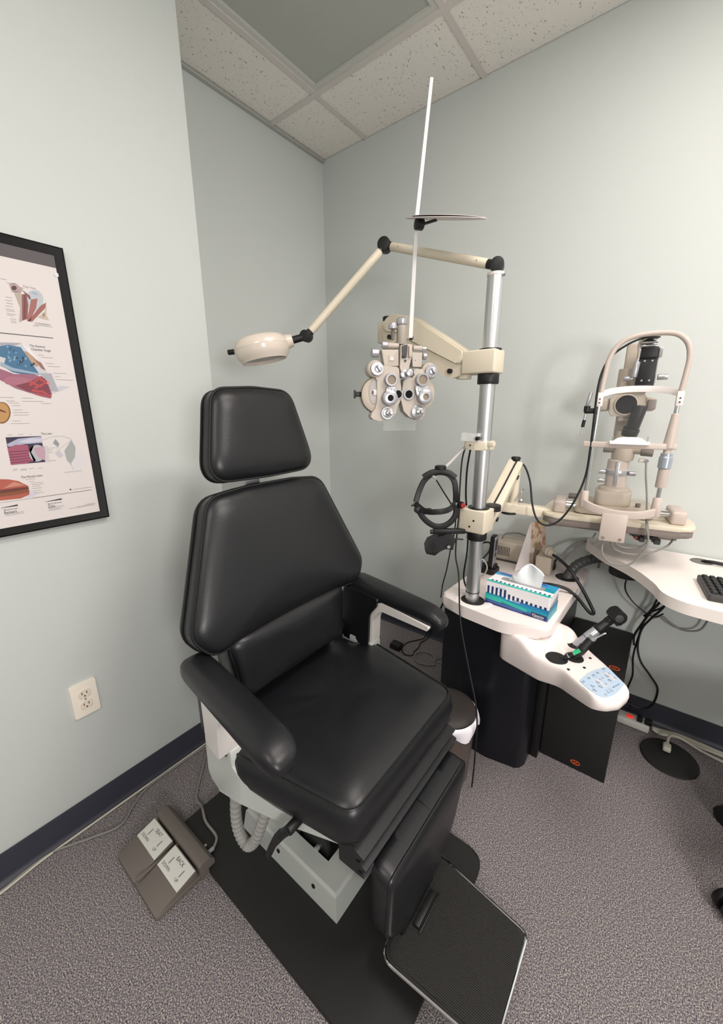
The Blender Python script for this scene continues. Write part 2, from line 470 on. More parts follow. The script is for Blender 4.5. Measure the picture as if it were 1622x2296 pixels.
# ceiling troffers: one switched off over the chair, the lit ones beyond the picture
MT['lit'] = mat('lit_diffuser', (255, 246, 235), 0.5, emit=3.0)
def troffer(x0, x1, y0, y1, lit, label):
    t = thing('ceiling_light', label, 'ceiling light', ((x0 + x1) / 2, (y0 + y1) / 2, H))
    f = MB()
    o = [(x0 + .012, y0 + .012), (x1 - .012, y0 + .012), (x1 - .012, y1 - .012), (x0 + .012, y1 - .012)]
    i1 = [(x0 + .032, y0 + .032), (x1 - .032, y0 + .032), (x1 - .032, y1 - .032), (x0 + .032, y1 - .032)]
    f.ring([(a, b) for a, b in o], i1, H + .002, H + .012)
    f.ring([(x0 + .028, y0 + .028), (x1 - .028, y0 + .028), (x1 - .028, y1 - .028), (x0 + .028, y1 - .028)],
           [(x0 + .036, y0 + .036), (x1 - .036, y0 + .036), (x1 - .036, y1 - .036), (x0 + .036, y1 - .036)], H + .004, H + .02)
    part('frame', f, 'label', t, 'pale metal rim of the light')
    part('diffuser', MB().box2((x0 + .03, y0 + .03, H + .008), (x1 - .03, y1 - .03, H + .014)), 'lit' if lit else 'diffuser', t, 'lit white diffuser' if lit else 'grey unlit diffuser panel')
troffer(0.306, 0.9165, -1.586, -0.366, False, 'unlit grey rectangular ceiling light panel set in the tiled ceiling above the chair')
troffer(1.527, 2.1375, -1.586, -0.366, True, 'lit rectangular ceiling light above the instrument console, beyond the top edge')
troffer(2.748, 3.3585, -1.586, -0.366, True, 'lit rectangular ceiling light above the keyboard end of the desk, beyond the right edge')
troffer(1.527, 2.1375, -4.026, -2.806, True, 'unseen lit ceiling light added as fill at the front of the room')  # unseen fixture added to go with the fill light behind the camera
# ------------------------------------------------------------------ the exam chair (faces +X, centre line y = YC)
YC = -1.25
chair = thing('exam_chair', 'black vinyl exam chair with headrest, armrests and footrest on a grey pedestal', 'exam chair', (1.08, YC, 0))
part('floor_plate', MB().prism(rpoly([(.683, -1.512), (1.50, -1.512), (1.50, -.982), (.683, -.982)], [.03, .05, .05, .03]), 0, .020, .004), 'plate', chair, 'flat black floor plate')
# grey pedestal shroud with an open top
b = MB()
def rect(x0, x1, y0, y1): return [(x0, y0), (x1, y0), (x1, y1), (x0, y1)]
O0 = rect(.852, 1.254, -1.378, -1.120); O1 = rect(.860, 1.244, -1.368, -1.130); I1 = rect(.90, 1.172, -1.318, -1.185)
vs = [(x, y, .018) for x, y in O0] + [(x, y, .088) for x, y in O1] + [(x, y, .096) for x, y in rect(.866, 1.238, -1.362, -1.136)] + [(x, y, .096) for x, y in I1] + [(x, y, .03) for x, y in I1]
fs = [[r * 4 + k, r * 4 + (k + 1) % 4, r * 4 + 4 + (k + 1) % 4, r * 4 + 4 + k] for r in range(4) for k in range(4)]
b.mesh(vs, fs)
ped = part('pedestal', b, 'grey', chair, 'pale grey sheet metal pedestal with open top', ang=25)
for x in (1.02, 1.165): part('screw_hole', MB().cyl((x, -1.3745, .062), (x, -1.369, .062), .006, seg=14), 'black', ped)
part('pedestal_well', MB().box2((.90, -1.318, .026), (1.172, -1.185, .034)), 'black', ped)
b = MB()
b.prism([(.90, .30), (.98, .40), (1.10, .40), (1.155, .20), (1.165, .05), (1.10, .04), (1.02, .16)], -1.31, -1.295, .002, 1, frame((0, 0, 0), (1, 0, 0), (0, 0, 1)) @ Matrix.Scale(-1, 4, (0, 0, 1)))
part('lift_link', b, 'black', chair, 'black lift link with bolt heads')
for x, z in ((1.085, .185), (1.125, .10), (1.06, .30)): part('lift_bolt', MB().cyl((x, -1.318, z), (x, -1.309, z), .0075, seg=14), 'silver', chair, 'bright bolt head')
b = MB()
b.prism([(.868, .03), (1.015, .03), (1.115, .44), (.95, .46)], -1.345, -1.165, .004, 2, frame((0, 0, 0), (1, 0, 0), (0, 0, 1)) @ Matrix.Scale(-1, 4, (0, 0, 1)))
part('lift_column', b, 'grey', chair, 'grey slanting lift column')
# seat casting
b = MB()
side = rpoly([(1.004, .602), (1.000, .495), (1.022, .458), (1.11, .462), (1.21, .450), (1.345, .452), (1.368, .466), (1.36, .480), (1.21, .488), (1.118, .528), (1.096, .562), (1.096, .602)], [.004, .03, .03, .05, .05, .015, .008, .006, .06, .03, .02, .004], 5)
def wseat(x): return .288 - max(0, x - 1.08) * .345
FR = frame((0, 0, 0), (1, 0, 0), (0, 0, 1)) @ Matrix.Scale(-1, 4, (0, 0, 1))
for sg in (-1, 1):
    q = MB(); q.prism(side, 0, .05, .006, 2, FR)
    q.warp(lambda v: Vector((v.x, YC + sg * (wseat(v.x) - v.y), v.z))); b.mesh(q.V, q.F)
b.prism(rpoly([(.95, YC - .22), (1.36, YC - .175), (1.36, YC + .175), (.95, YC + .22)], .03), .452, .486, .004)
part('seat_frame', b, 'grey', chair, 'pale grey seat casting with side arms')
# seat cushion
so = rpoly([(.93, YC - .228), (1.035, YC - .228), (1.085, YC - .274), (1.392, YC - .218), (1.392, YC + .218), (1.085, YC + .274), (1.035, YC + .228), (.93, YC + .228)], [.03, .03, .05, .05, .05, .05, .03, .03], 7)
b = MB().cushion(so, [(.03, 1, .484), (.006, 1, .490), (-.004, 1, .515), (-.008, 1, .545), (-.003, 1, .572), (.006, 1, .584), (.018, 1, .591), (.04, 1, .598), (.075, 1, .604), (.10, .72, .606), (.10, .45, .602), (.10, .2, .600), (.10, .02, .600)], 128)
seat = part('seat', b, 'vinyl', chair, ang=60)
part('seat_piping', MB().outline_tube(so, .004, .584, .0032, 128), 'vinylseam', seat)
# lumbar pad
ML = frame((1.022, YC - .006, .737), (0, 1, 0), (-.010, 0, .118))
lo = rpoly([(-.184, -.098), (.184, -.098), (.207, .068), (-.207, .068)], [.025, .025, .03, .03], 6)
b = MB(ML).cushion(lo, [(.012, 1, -.075), (.002, 1, -.068), (0, 1, -.03), (0, 1, -.012), (.006, 1, -.002), (.018, 1, .006), (.035, 1, .011), (.045, .7, .013), (.045, .4, .013), (.045, .02, .013)], 96)
lum = part('lumbar_pad', b, 'vinyl', chair, ang=60)
b = MB(ML).outline_tube(lo, .002, -.009, .003, 96); b.tube([(0, .069, -.06), (0, .070, -.03), (0, .068, -.008)], .002, 6, 3)
part('piping', b, 'vinylseam', lum)
part('back_cover', MB().box2((.925, YC - .195, .54), (.955, YC + .195, .76), .008), 'black', chair)
# backrest
MBk = frame((1.006, YC + .013, .845), (0, 1, 0), (-.074, 0, .288))
bo = rpoly([(-.262, -.060), (-.12, -.046), (.12, -.046), (.262, -.060), (.303, .0), (.187, .296), (.08, .306), (-.08, .306), (-.187, .296), (-.303, .0)],
           [.05, .2, .2, .05, .05, .06, .2, .2, .06, .05], 7)
b = MB(MBk).cushion(bo, [(.02, 1, -.078), (.004, 1, -.074), (0, 1, -.062), (.004, 1, -.052), (0, 1, -.046), (0, 1, -.014), (.004, 1, -.005), (.014, 1, .003), (.03, 1, .009), (.055, 1, .014), (.075, .75, .017), (.075, .45, .018), (.075, .02, .018)], 128)
bk = part('backrest', b, 'vinyl', chair, ang=60)
b = MB(MBk).outline_tube(bo, 0, -.010, .0034, 128); b.outline_tube(bo, 0, -.054, .0032, 128)
part('piping', b, 'vinylseam', bk)
# headrest
MH = frame((.937, YC, 1.200), (0, 1, 0), (-.031, 0, .172))
ho = rpoly([(-.172, -.036), (0, -.040), (.172, -.036), (.120, .180), (.0, .187), (-.120, .180)], [.05, .4, .05, .05, .3, .05], 8)
b = MB(MH).cushion(ho, [(.02, 1, -.064), (.004, 1, -.060), (0, 1, -.052), (.004, 1, -.046), (0, 1, -.040), (0, 1, -.014), (.004, 1, -.005), (.012, 1, .003), (.026, 1, .009), (.045, 1, .013), (.055, .7, .015), (.055, .4, .015), (.055, .02, .015)], 112)
hd = part('headrest', b, 'vinyl', chair, ang=60)
b = MB(MH).outline_tube(ho, 0, -.010, .0032, 112); b.outline_tube(ho, 0, -.047, .003, 112)
part('piping', b, 'vinylseam', hd)
part('headrest_post', MB().box((.888, YC - .02, 1.15), (.010, .045, .08), .002), 'silver', chair, 'bright metal headrest bar')
b = MB(); b.prism([(.90, .46), (.985, .46), (.955, .70), (.885, .98), (.855, .98), (.90, .70)], -.05, .05, .004, 2, frame((0, YC, 0), (1, 0, 0), (0, 0, 1)))
part('back_bracket', b, 'black', chair)
for y in (YC - .235, YC + .235):
    b = MB(); b.cyl((.955, y - .012, .615), (.955, y + .012, .615), .020, seg=18, bev=.003); b.box((.955, y, .575), (.03, .016, .09), .004)
    part('recline_hinge', b, 'black', chair)
# armrests: white bracket (upright and under-strip) with a black pad
def sup(hw, hh, n=20, e=3.2):
    o = []
    for k in range(n):
        a = 2 * PI * k / n; ca, sa = math.cos(a), math.sin(a)
        o.append((hw * math.copysign(abs(ca) ** (2 / e), ca), hh * math.copysign(abs(sa) ** (2 / e), sa)))
    return o
def armrest(sg, dy_front):
    def shear(v): return Vector((v.x, v.y + dy_front * max(0, v.x - 1.0) / .35, v.z))
    core_o = rpoly([(1.030, .600), (1.094, .600), (1.098, .69), (1.130, .730), (1.305, .738), (1.312, .752), (1.03, .765), (1.030, .74)], [.004, .004, .05, .03, .004, .004, .03, .02], 6)
    yo = YC + sg * .297; yi = YC + sg * .252
    q = MB(); q.prism(core_o, min(yo, yi), max(yo, yi), .005, 2, FR); q.warp(shear)
    a = part('armrest', q, 'greyw', chair, 'white metal armrest bracket')
    p = MB(); ym = YC + sg * (.280 if sg < 0 else .291); kw = (lambda x: 1.0 if sg < 0 else 1.30 - .40 * max(0, min(1, (x - .98) / .3)))
    st_ = [(.962, .010, .008, .768), (.966, .022, .018, .768), (.976, .031, .025, .7675), (.995, .035, .0275, .767), (1.06, .036, .028, .767), (1.20, .036, .0275, .767), (1.27, .0365, .027, .7665), (1.29, .0365, .0262, .7655), (1.312, .034, .023, .763), (1.327, .029, .018, .760), (1.336, .021, .012, .757), (1.340, .008, .004, .755)]
    p.loft([[(x + .006 * (sg > 0), ym + c_ * kw(x), zc + e_) for c_, e_ in sup(hw, hh)] for x, hw, hh, zc in st_])
    po = rpoly([(.966, .580), (.966, .778), (1.125, .768), (1.120, .742), (1.090, .705), (1.084, .580)], [.006, .04, .004, .02, .05, .006], 7)
    ya = YC + sg * .243; yb = YC + sg * .276
    p.prism(po, min(ya, yb), max(ya, yb), .010, 4, FR)
    p.warp(shear)
    part('arm_pad', p, 'vinyl', a, 'black padded arm cover', ang=50)
armrest(-1, -.040); armrest(1, -.050)
# pleated skirt between the seat and the legrest
b = MB()
pl = [(1.34, .508), (1.396, .502), (1.372, .486), (1.411, .474), (1.378, .460), (1.417, .449), (1.384, .436), (1.415, .426), (1.34, .420)]
b.loft([[(x, YC + s * (.205 - .012 * (abs(s) < 1)), z) for x, z in rpoly(pl, .004, 3)] for s in (-1, -.5, 0, .5, 1)])
part('pleated_skirt', b, 'vinyl', chair, 'black pleated vinyl skirt', ang=30)
# padded legrest
MLg = frame((1.452, YC, .26), (0, 1, 0), (.0, 0, 1))
go = rpoly([(-.085, -.150), (.105, -.150), (.176, -.05), (.184, .166), (-.184, .166), (-.164, -.04)], [.06, .07, .12, .025, .025, .14], 8)
b = MB(MLg).cushion(go, [(.012, 1, -.052), (.002, 1, -.047), (0, 1, -.03), (0, 1, -.008), (.005, 1, 0), (.015, 1, .004), (.04, 1, .007), (.06, .7, .008), (.06, .02, .008)], 112)
def legslope(v): return Vector((v.x - .03 * max(0, (.40 - v.z)) / .3, v.y, v.z + (.012 * (1.452 - v.x) / .06 if v.z > .40 else 0)))
b.warp(legslope)
leg = part('legrest', b, 'vinyl', chair, ang=60)
b = MB(MLg).outline_tube(go, .002, -.004, .003, 112); b.tube([(0, .1655, -.047), (0, .167, -.03), (0, .1635, -.003)], .0022, 6, 3)
b.warp(legslope); part('piping', b, 'vinylseam', leg)
# footrest with ribbed tread and pale edge
def fz(v): return Vector((v.x, v.y, v.z + .02 * (v.x - 1.40) / .26))
fo = rpoly([(1.400, -1.388), (1.662, -1.378), (1.662, -1.148), (1.400, -1.105)], [.03, .018, .018, .02], 6)
b = MB().prism(fo, .078, .092, .002); b.warp(fz)
foot = part('footrest', b, 'rubber', chair, 'black footrest plate')
MT['tread'] = ribbed_mat('ribbed_tread', (44, 43, 41), 80, 'Y')
b = MB().prism(rpoly([(1.408, -1.380), (1.656, -1.371), (1.656, -1.155), (1.408, -1.113)], [.026, .014, .014, .016], 6), .090, .0955, .001); b.warp(fz)
part('tread', b, 'tread', foot, 'ribbed black tread mat')
b = MB().tube([(p.x, p.y, .089) for p in [Vector((a[0], a[1])) for a in resample(fo, 90)]], .0042, 8, 1, True); b.warp(fz)
part('edge_trim', b, 'chrome', foot, 'bright metal edge strip')
b = MB(); b.box((1.442, -1.25, .100), (.016, .092, .016), .002); b.tube([(1.452, -1.205, .098), (1.456, -1.205, .104), (1.456, -1.295, .104), (1.452, -1.295, .098)], .002, 6, 4)
part('footrest_hinge', b, 'black', foot)
b = MB(); b.box((1.40, YC, .115), (.05, .16, .05), .006); b.box((1.36, YC, .26), (.05, .10, .32), .008)
part('legrest_strut', b, 'black', chair)
# recline lock lever under the left side of the seat
b = MB()
b.cyl((1.252, -1.46, .486), (1.252, -1.514, .486), .011, seg=18, bev=.002)
b.tube([(1.252, -1.508, .486), (1.236, -1.512, .466), (1.226, -1.514, .452)], .0095, 12, 4)
b.loft([[(1.226 + a * .85, -1.514 + c * .85, .452 + e) for a, c, e in ((-.010, -.010, .006), (.012, -.010, -.002), (.012, .010, -.002), (-.010, .010, .006))],
        [(1.199 + a * .85, -1.516 + c * .85, .402 + e) for a, c, e in ((-.008, -.007, 0), (.008, -.007, 0), (.008, .007, 0), (-.008, .007, 0))],
        [(1.187 + a * .85, -1.520 + c * .85, .368 + e) for a, c, e in ((-.007, -.006, 0), (.007, -.006, 0), (.007, .006, 0), (-.007, .006, 0))]])
b.ball((1.228, -1.514, .456), .0105)
part('lock_lever', b, 'black', chair, 'black recline lock lever')
# corrugated conduit hanging below the seat
b = MB().tube([(.985, -1.44, .44), (.968, -1.45, .36), (.955, -1.455, .26), (.962, -1.458, .19), (.990, -1.455, .155), (1.018, -1.448, .18), (1.045, -1.44, .25), (1.066, -1.43, .33), (1.075, -1.42, .43)], .0155, 14, 18, rib=[1.0, 1.0, .88, .88])
part('conduit', b, 'hose', chair, 'grey corrugated conduit loop', ang=20)

# ------------------------------------------------------------------ foot switch on the carpet
fsw = thing('foot_switch', 'taupe two-pedal foot switch marked SEAT and BACK on the carpet', 'foot switch', (.738, -1.575, 0))
b = MB(); b.box2((.612, -1.662, 0), (.866, -1.535, .016), .003)
b.box2((.735, -1.658, .01), (.742, -1.535, .030), .002)
part('base', b, 'taupe', fsw)
b = MB()
b.prism(rpoly([(-1.538, 0), (-1.492, 0), (-1.492, .038), (-1.505, .054), (-1.532, .054), (-1.538, .046)], [.002, .002, .004, .004, .004, .004]), .612, .870, .003, 2, frame((0, 0, 0), (0, 1, 0), (0, 0, 1)))
b.m = 1; b.cyl((.838, -1.492, .03), (.838, -1.476, .03), .006); b.cyl((.812, -1.492, .03), (.812, -1.484, .03), .004)
part('bumper_bar', b, ['taupe', 'silver'], fsw)
for k, (x0, word) in enumerate(((.614, 'SEAT'), (.746, 'BACK'))):
    x1 = x0 + .118
    prof = [(-1.664, .002), (-1.545, .002), (-1.545, .044), (-1.664, .017)]
    b = MB(); b.prism(prof, x0, x1, .0025, 2, frame((0, 0, 0), (0, 1, 0), (0, 0, 1)))
    p = part('pedal', b, 'taupe', fsw)
    sl = math.atan2(.027, .119)
    Mp = frame((x0, -1.604, .0306 + .0009), (1, 0, 0), (0, math.cos(sl), math.sin(sl)))
    b = MB(Mp); b.box2((.002, 0, -.0006), (.116, .058, .0006), .0004, 1)
    b.m = 1
    b.text(word, .0145, Matrix.Translation((.058, .040, .0009)), 0, 'CENTER')
    b.text('DOWN', .0115, Matrix.Translation((.030, .010, .0009)), 0, 'CENTER')
    b.text('UP', .0115, Matrix.Translation((.088, .010, .0009)), 0, 'CENTER')
    for xx in (.030, .088): b.poly([(xx - .0012, .022), (xx + .0012, .022), (xx + .0018, .040), (xx - .0004, .040)], None, .0009)
    part('plate_label', b, ['label', 'ink'], p, 'pale label reading ' + word + ' with DOWN and UP')
b = MB().tube([(.838, -1.476, .03), (.812, -1.45, .026), (.745, -1.445, .0255), (.700, -1.430, .0255), (.672, -1.42, .012), (.620, -1.41, .006), (.545, -1.345, .006), (.487, -1.29, .006), (.47, -1.24, .006), (.50, -1.15, .006)], .0042, 8, 8)
part('cord', b, 'cordg', fsw, 'grey cord running back along the wall')
# ------------------------------------------------------------------ wall outlet
ou = thing('wall_outlet', 'ivory duplex power outlet on the left wall below the framed chart', 'outlet', (XL, -1.6165, .449))
MO = frame((XL, -1.6165, .449), (0, 1, 0), (0, 0, 1))
part('cover_plate', MB(MO).prism(rpoly([(-.035, -.0575), (.035, -.0575), (.035, .0575), (-.035, .0575)], .004), 0, .0065, .0025, 3), 'ivory', ou)
for s in (-1, 1):
    b = MB(MO)
    b.prism(rpoly([(-.017, s * .0195 - .0145), (.017, s * .0195 - .0145), (.017, s * .0195 + .0145), (-.017, s * .0195 + .0145)], [.012] * 4), .005, .0082, .0008)
    b.m = 1; cy = s * .0195
    for x in (-.0065, .0065): b.box((x, cy + .003, .0082), (.0022, .008, .0006))
    b.cyl((0, cy - .0075, .0079), (0, cy - .0075, .0086), .0024, seg=12)
    part('receptacle', b, [mat('receptacle_ivory', (226, 214, 196), 0.4), 'ink'], ou)
b = MB(MO); b.cyl((0, 0, .006), (0, 0, .0078), .003, seg=14); part('screw', b, 'silver', ou)

# ------------------------------------------------------------------ framed eye chart
chart = thing('framed_chart', 'black framed eye anatomy chart hanging on the left wall', 'framed poster', (XL, -1.735, 1.012))
y0, y1, z0, z1 = -2.006, -1.466, 1.012, 1.733
b = MB()
pr = [(0, 0), (.016, 0), (.019, .004), (.016, .010), (.012, .019), (.006, .022), (0, .022)]
cs = [(y0, z0, 1, 1), (y1, z0, -1, 1), (y1, z1, -1, -1), (y0, z1, 1, -1)]
b.loft([[(XL + .001 + h, cy + sy * w * 1.1, cz + sz * w * 1.1) for h, w in [(h, w) for h, w in pr]] for cy, cz, sy, sz in cs], closed=True)
part('frame', b, mat('black_frame_lacquer', (9, 9, 10), 0.35, spec=0.25), chart, 'glossy black picture frame')
MP = frame((XL + .008, 0, 0), (0, 1, 0), (0, 0, 1))
PC = {}
pm = MB(MP); pmats = ['paper', 'ink', 'inkg']
pm.box2((y0 + .012, z0 + .012, .002), (y1 - .012, z1 - .012, .004))
def pcol(c):
    if c not in PC:
        PC[c] = len(pmats); g = sum(c) / 3; pmats.append(mat('chart_print', tuple((.82 * v + .18 * g) * .93 for v in c), 0.55))
    return PC[c]
def pp(c, pts, dz): pm.m = pcol(c); pm.poly(pts, None, .0041 + dz)
def pt(s, y, z, size, width, col):
    t = MB(); t.text(s, size, Matrix()); w = max(v.x for v in t.V); pm.m = pmats.index(col)
    pm.text(s, size, Matrix.Translation((y, z - size * .35, .0046)), sx=width / w)
def pb(ya, z, yb): pm.m = 2; pm.poly([(ya, z - .0005), (yb, z - .0005), (yb, z + .0005), (ya, z + .0005)], None, .0044)
pp((92, 84, 88), [(y0, 1.683), (y1, 1.683), (y1, z1 - .005), (y0, z1 - .005)], .0001)
pp((190, 172, 160), [(-1.5858, 1.6060), (-1.5739, 1.6145), (-1.5698, 1.6001), (-1.5819, 1.5424), (-1.5880, 1.5393), (-1.5798, 1.5737)], 0.00020)
pp((188, 160, 158), [(-1.5923, 1.6241), (-1.5791, 1.6290), (-1.5668, 1.6174), (-1.5724, 1.6081), (-1.5896, 1.6068)], 0.00030)
pp((92, 68, 66), [(-1.5785, 1.6181), (-1.5791, 1.6162), (-1.5804, 1.6144), (-1.5820, 1.6129), (-1.5839, 1.6119), (-1.5857, 1.6115), (-1.5874, 1.6118), (-1.5886, 1.6127), (-1.5892, 1.6141), (-1.5892, 1.6158), (-1.5886, 1.6177), (-1.5874, 1.6195), (-1.5857, 1.6210), (-1.5839, 1.6220), (-1.5820, 1.6223), (-1.5804, 1.6221), (-1.5792, 1.6212), (-1.5785, 1.6198)], 0.00040)
pp((165, 140, 138), [(-1.5753, 1.6112), (-1.5758, 1.6102), (-1.5770, 1.6093), (-1.5787, 1.6084), (-1.5806, 1.6077), (-1.5827, 1.6073), (-1.5846, 1.6072), (-1.5861, 1.6075), (-1.5869, 1.6080), (-1.5871, 1.6088), (-1.5866, 1.6097), (-1.5855, 1.6107), (-1.5838, 1.6115), (-1.5818, 1.6122), (-1.5798, 1.6126), (-1.5779, 1.6127), (-1.5764, 1.6125), (-1.5755, 1.6120)], 0.00040)
pp((192, 199, 206), [(-1.5284, 1.6001), (-1.5311, 1.5912), (-1.5357, 1.5829), (-1.5418, 1.5763), (-1.5485, 1.5723), (-1.5550, 1.5712), (-1.5606, 1.5731), (-1.5645, 1.5779), (-1.5664, 1.5848), (-1.5660, 1.5931), (-1.5634, 1.6018), (-1.5589, 1.6099), (-1.5530, 1.6164), (-1.5464, 1.6206), (-1.5399, 1.6219), (-1.5342, 1.6202), (-1.5301, 1.6156), (-1.5281, 1.6086)], 0.00040)
pp((160, 178, 196), [(-1.5540, 1.6139), (-1.5427, 1.6162), (-1.5355, 1.6098), (-1.5478, 1.6105)], 0.00050)
pp((150, 84, 84), [(-1.5708, 1.6054), (-1.5617, 1.6084), (-1.5621, 1.5830), (-1.5697, 1.5505), (-1.5811, 1.5441)], 0.00060)
pp((128, 66, 66), [(-1.5665, 1.6038), (-1.5634, 1.6050), (-1.5736, 1.5499), (-1.5780, 1.5461)], 0.00070)
pp((176, 104, 98), [(-1.5543, 1.5968), (-1.5404, 1.6019), (-1.5471, 1.5794), (-1.5662, 1.5441), (-1.5714, 1.5455)], 0.00080)
pp((170, 98, 92), [(-1.5368, 1.5859), (-1.5235, 1.5956), (-1.5274, 1.5828), (-1.5614, 1.5448), (-1.5678, 1.5461)], 0.00080)
pp((140, 82, 80), [(-1.5684, 1.6156), (-1.5554, 1.6059), (-1.5543, 1.5968), (-1.5582, 1.5977)], 0.00070)
pp((206, 188, 166), [(-1.5236, 1.5883), (-1.5332, 1.5690), (-1.5472, 1.5578), (-1.5378, 1.5555), (-1.5248, 1.5543), (-1.5287, 1.5666)], 0.00060)
pp((170, 140, 120), [(-1.5309, 1.5656), (-1.5314, 1.5637), (-1.5322, 1.5620), (-1.5332, 1.5607), (-1.5342, 1.5600), (-1.5352, 1.5598), (-1.5361, 1.5603), (-1.5367, 1.5613), (-1.5369, 1.5628), (-1.5368, 1.5646), (-1.5363, 1.5664), (-1.5355, 1.5681), (-1.5345, 1.5694), (-1.5335, 1.5702), (-1.5324, 1.5704), (-1.5316, 1.5699), (-1.5310, 1.5688), (-1.5308, 1.5673)], 0.00070)
pb(-1.6063, 1.6328, -1.5946)
pb(-1.5963, 1.6262, -1.5817)
pb(-1.5702, 1.6207, -1.5633)
pb(-1.5566, 1.5436, -1.5216)
pb(-1.5537, 1.5415, -1.5259)
pb(-1.5575, 1.5384, -1.5195)
pb(-1.5607, 1.5360, -1.5493)
pb(-1.6034, 1.5936, -1.5915)
pb(-1.6060, 1.5863, -1.5928)
pb(-1.6054, 1.5798, -1.5922)
pb(-1.6076, 1.5734, -1.5949)
pb(-1.6083, 1.5663, -1.5924)
pb(-1.6077, 1.5628, -1.5918)
pb(-1.6088, 1.5566, -1.5902)
pb(-1.6082, 1.5530, -1.5949)
pb(-1.6045, 1.5451, -1.5925)
pb(-1.6040, 1.5406, -1.5933)
pb(-1.6033, 1.5373, -1.5926)
pt('Top View', -1.5654, 1.6253, 0.0070, 0.0258, 'inkg')
pp((60, 60, 66), [(-1.6434, 1.5106), (-1.5226, 1.5119), (-1.5229, 1.5102), (-1.6438, 1.5087)], 0.00030)
pp((208, 208, 214), [(-1.6327, 1.4875), (-1.5918, 1.4906), (-1.5590, 1.4483), (-1.5326, 1.3771), (-1.5538, 1.3765), (-1.5769, 1.4270), (-1.6410, 1.4416)], 0.00020)
pp((168, 170, 182), [(-1.6478, 1.4867), (-1.5917, 1.4913), (-1.6051, 1.4835), (-1.6493, 1.4786)], 0.00030)
pp((236, 234, 238), [(-1.5920, 1.4900), (-1.5775, 1.4794), (-1.5532, 1.4319), (-1.5613, 1.4347), (-1.5829, 1.4724)], 0.00035)
pp((196, 160, 128), [(-1.5934, 1.4713), (-1.5842, 1.4722), (-1.5714, 1.4588), (-1.5628, 1.4430), (-1.5712, 1.4357), (-1.5830, 1.4480)], 0.00050)
pp((160, 112, 98), [(-1.5731, 1.4570), (-1.5593, 1.4466), (-1.5523, 1.4286), (-1.5616, 1.4330)], 0.00060)
pp((64, 118, 160), [(-1.6500, 1.4749), (-1.6181, 1.4839), (-1.5949, 1.4808), (-1.5852, 1.4592), (-1.5683, 1.4192), (-1.5984, 1.4151), (-1.6217, 1.4202), (-1.6376, 1.4325), (-1.6289, 1.4521), (-1.6528, 1.4592)], 0.00060)
pp((120, 168, 196), [(-1.6177, 1.4487), (-1.6186, 1.4473), (-1.6204, 1.4466), (-1.6219, 1.4470), (-1.6224, 1.4483), (-1.6214, 1.4498), (-1.6197, 1.4505), (-1.6181, 1.4501)], 0.00070)
pp((30, 62, 98), [(-1.6087, 1.4717), (-1.6095, 1.4705), (-1.6109, 1.4698), (-1.6121, 1.4702), (-1.6124, 1.4713), (-1.6117, 1.4726), (-1.6103, 1.4732), (-1.6090, 1.4728)], 0.00071)
pp((120, 168, 196), [(-1.6046, 1.4669), (-1.6054, 1.4657), (-1.6071, 1.4652), (-1.6086, 1.4654), (-1.6090, 1.4664), (-1.6082, 1.4675), (-1.6066, 1.4681), (-1.6051, 1.4678)], 0.00072)
pp((30, 62, 98), [(-1.5944, 1.4497), (-1.5953, 1.4483), (-1.5969, 1.4477), (-1.5984, 1.4481), (-1.5988, 1.4493), (-1.5979, 1.4507), (-1.5963, 1.4514), (-1.5948, 1.4510)], 0.00073)
pp((120, 168, 196), [(-1.6108, 1.4512), (-1.6119, 1.4486), (-1.6137, 1.4475), (-1.6151, 1.4484), (-1.6153, 1.4508), (-1.6142, 1.4533), (-1.6124, 1.4545), (-1.6110, 1.4536)], 0.00074)
pp((30, 62, 98), [(-1.6050, 1.4549), (-1.6059, 1.4531), (-1.6074, 1.4522), (-1.6086, 1.4529), (-1.6089, 1.4545), (-1.6080, 1.4563), (-1.6065, 1.4572), (-1.6053, 1.4566)], 0.00075)
pp((120, 168, 196), [(-1.5910, 1.4368), (-1.5920, 1.4349), (-1.5936, 1.4340), (-1.5949, 1.4347), (-1.5952, 1.4365), (-1.5943, 1.4385), (-1.5926, 1.4394), (-1.5913, 1.4387)], 0.00076)
pp((30, 62, 98), [(-1.5751, 1.4427), (-1.5760, 1.4398), (-1.5772, 1.4386), (-1.5780, 1.4397), (-1.5780, 1.4425), (-1.5771, 1.4453), (-1.5758, 1.4466), (-1.5750, 1.4455)], 0.00077)
pp((120, 168, 196), [(-1.6062, 1.4403), (-1.6072, 1.4389), (-1.6091, 1.4382), (-1.6107, 1.4386), (-1.6112, 1.4399), (-1.6103, 1.4412), (-1.6084, 1.4419), (-1.6067, 1.4415)], 0.00078)
pp((30, 62, 98), [(-1.6142, 1.4753), (-1.6151, 1.4741), (-1.6167, 1.4734), (-1.6181, 1.4737), (-1.6185, 1.4749), (-1.6176, 1.4762), (-1.6161, 1.4769), (-1.6146, 1.4765)], 0.00079)
pp((120, 168, 196), [(-1.6190, 1.4797), (-1.6199, 1.4775), (-1.6213, 1.4765), (-1.6225, 1.4772), (-1.6226, 1.4793), (-1.6217, 1.4815), (-1.6202, 1.4825), (-1.6191, 1.4818)], 0.00080)
pp((30, 62, 98), [(-1.5969, 1.4466), (-1.5981, 1.4439), (-1.6001, 1.4427), (-1.6017, 1.4436), (-1.6020, 1.4462), (-1.6008, 1.4488), (-1.5988, 1.4500), (-1.5972, 1.4491)], 0.00081)
pp((120, 168, 196), [(-1.5874, 1.4549), (-1.5885, 1.4523), (-1.5903, 1.4511), (-1.5917, 1.4520), (-1.5919, 1.4545), (-1.5908, 1.4570), (-1.5891, 1.4582), (-1.5877, 1.4573)], 0.00082)
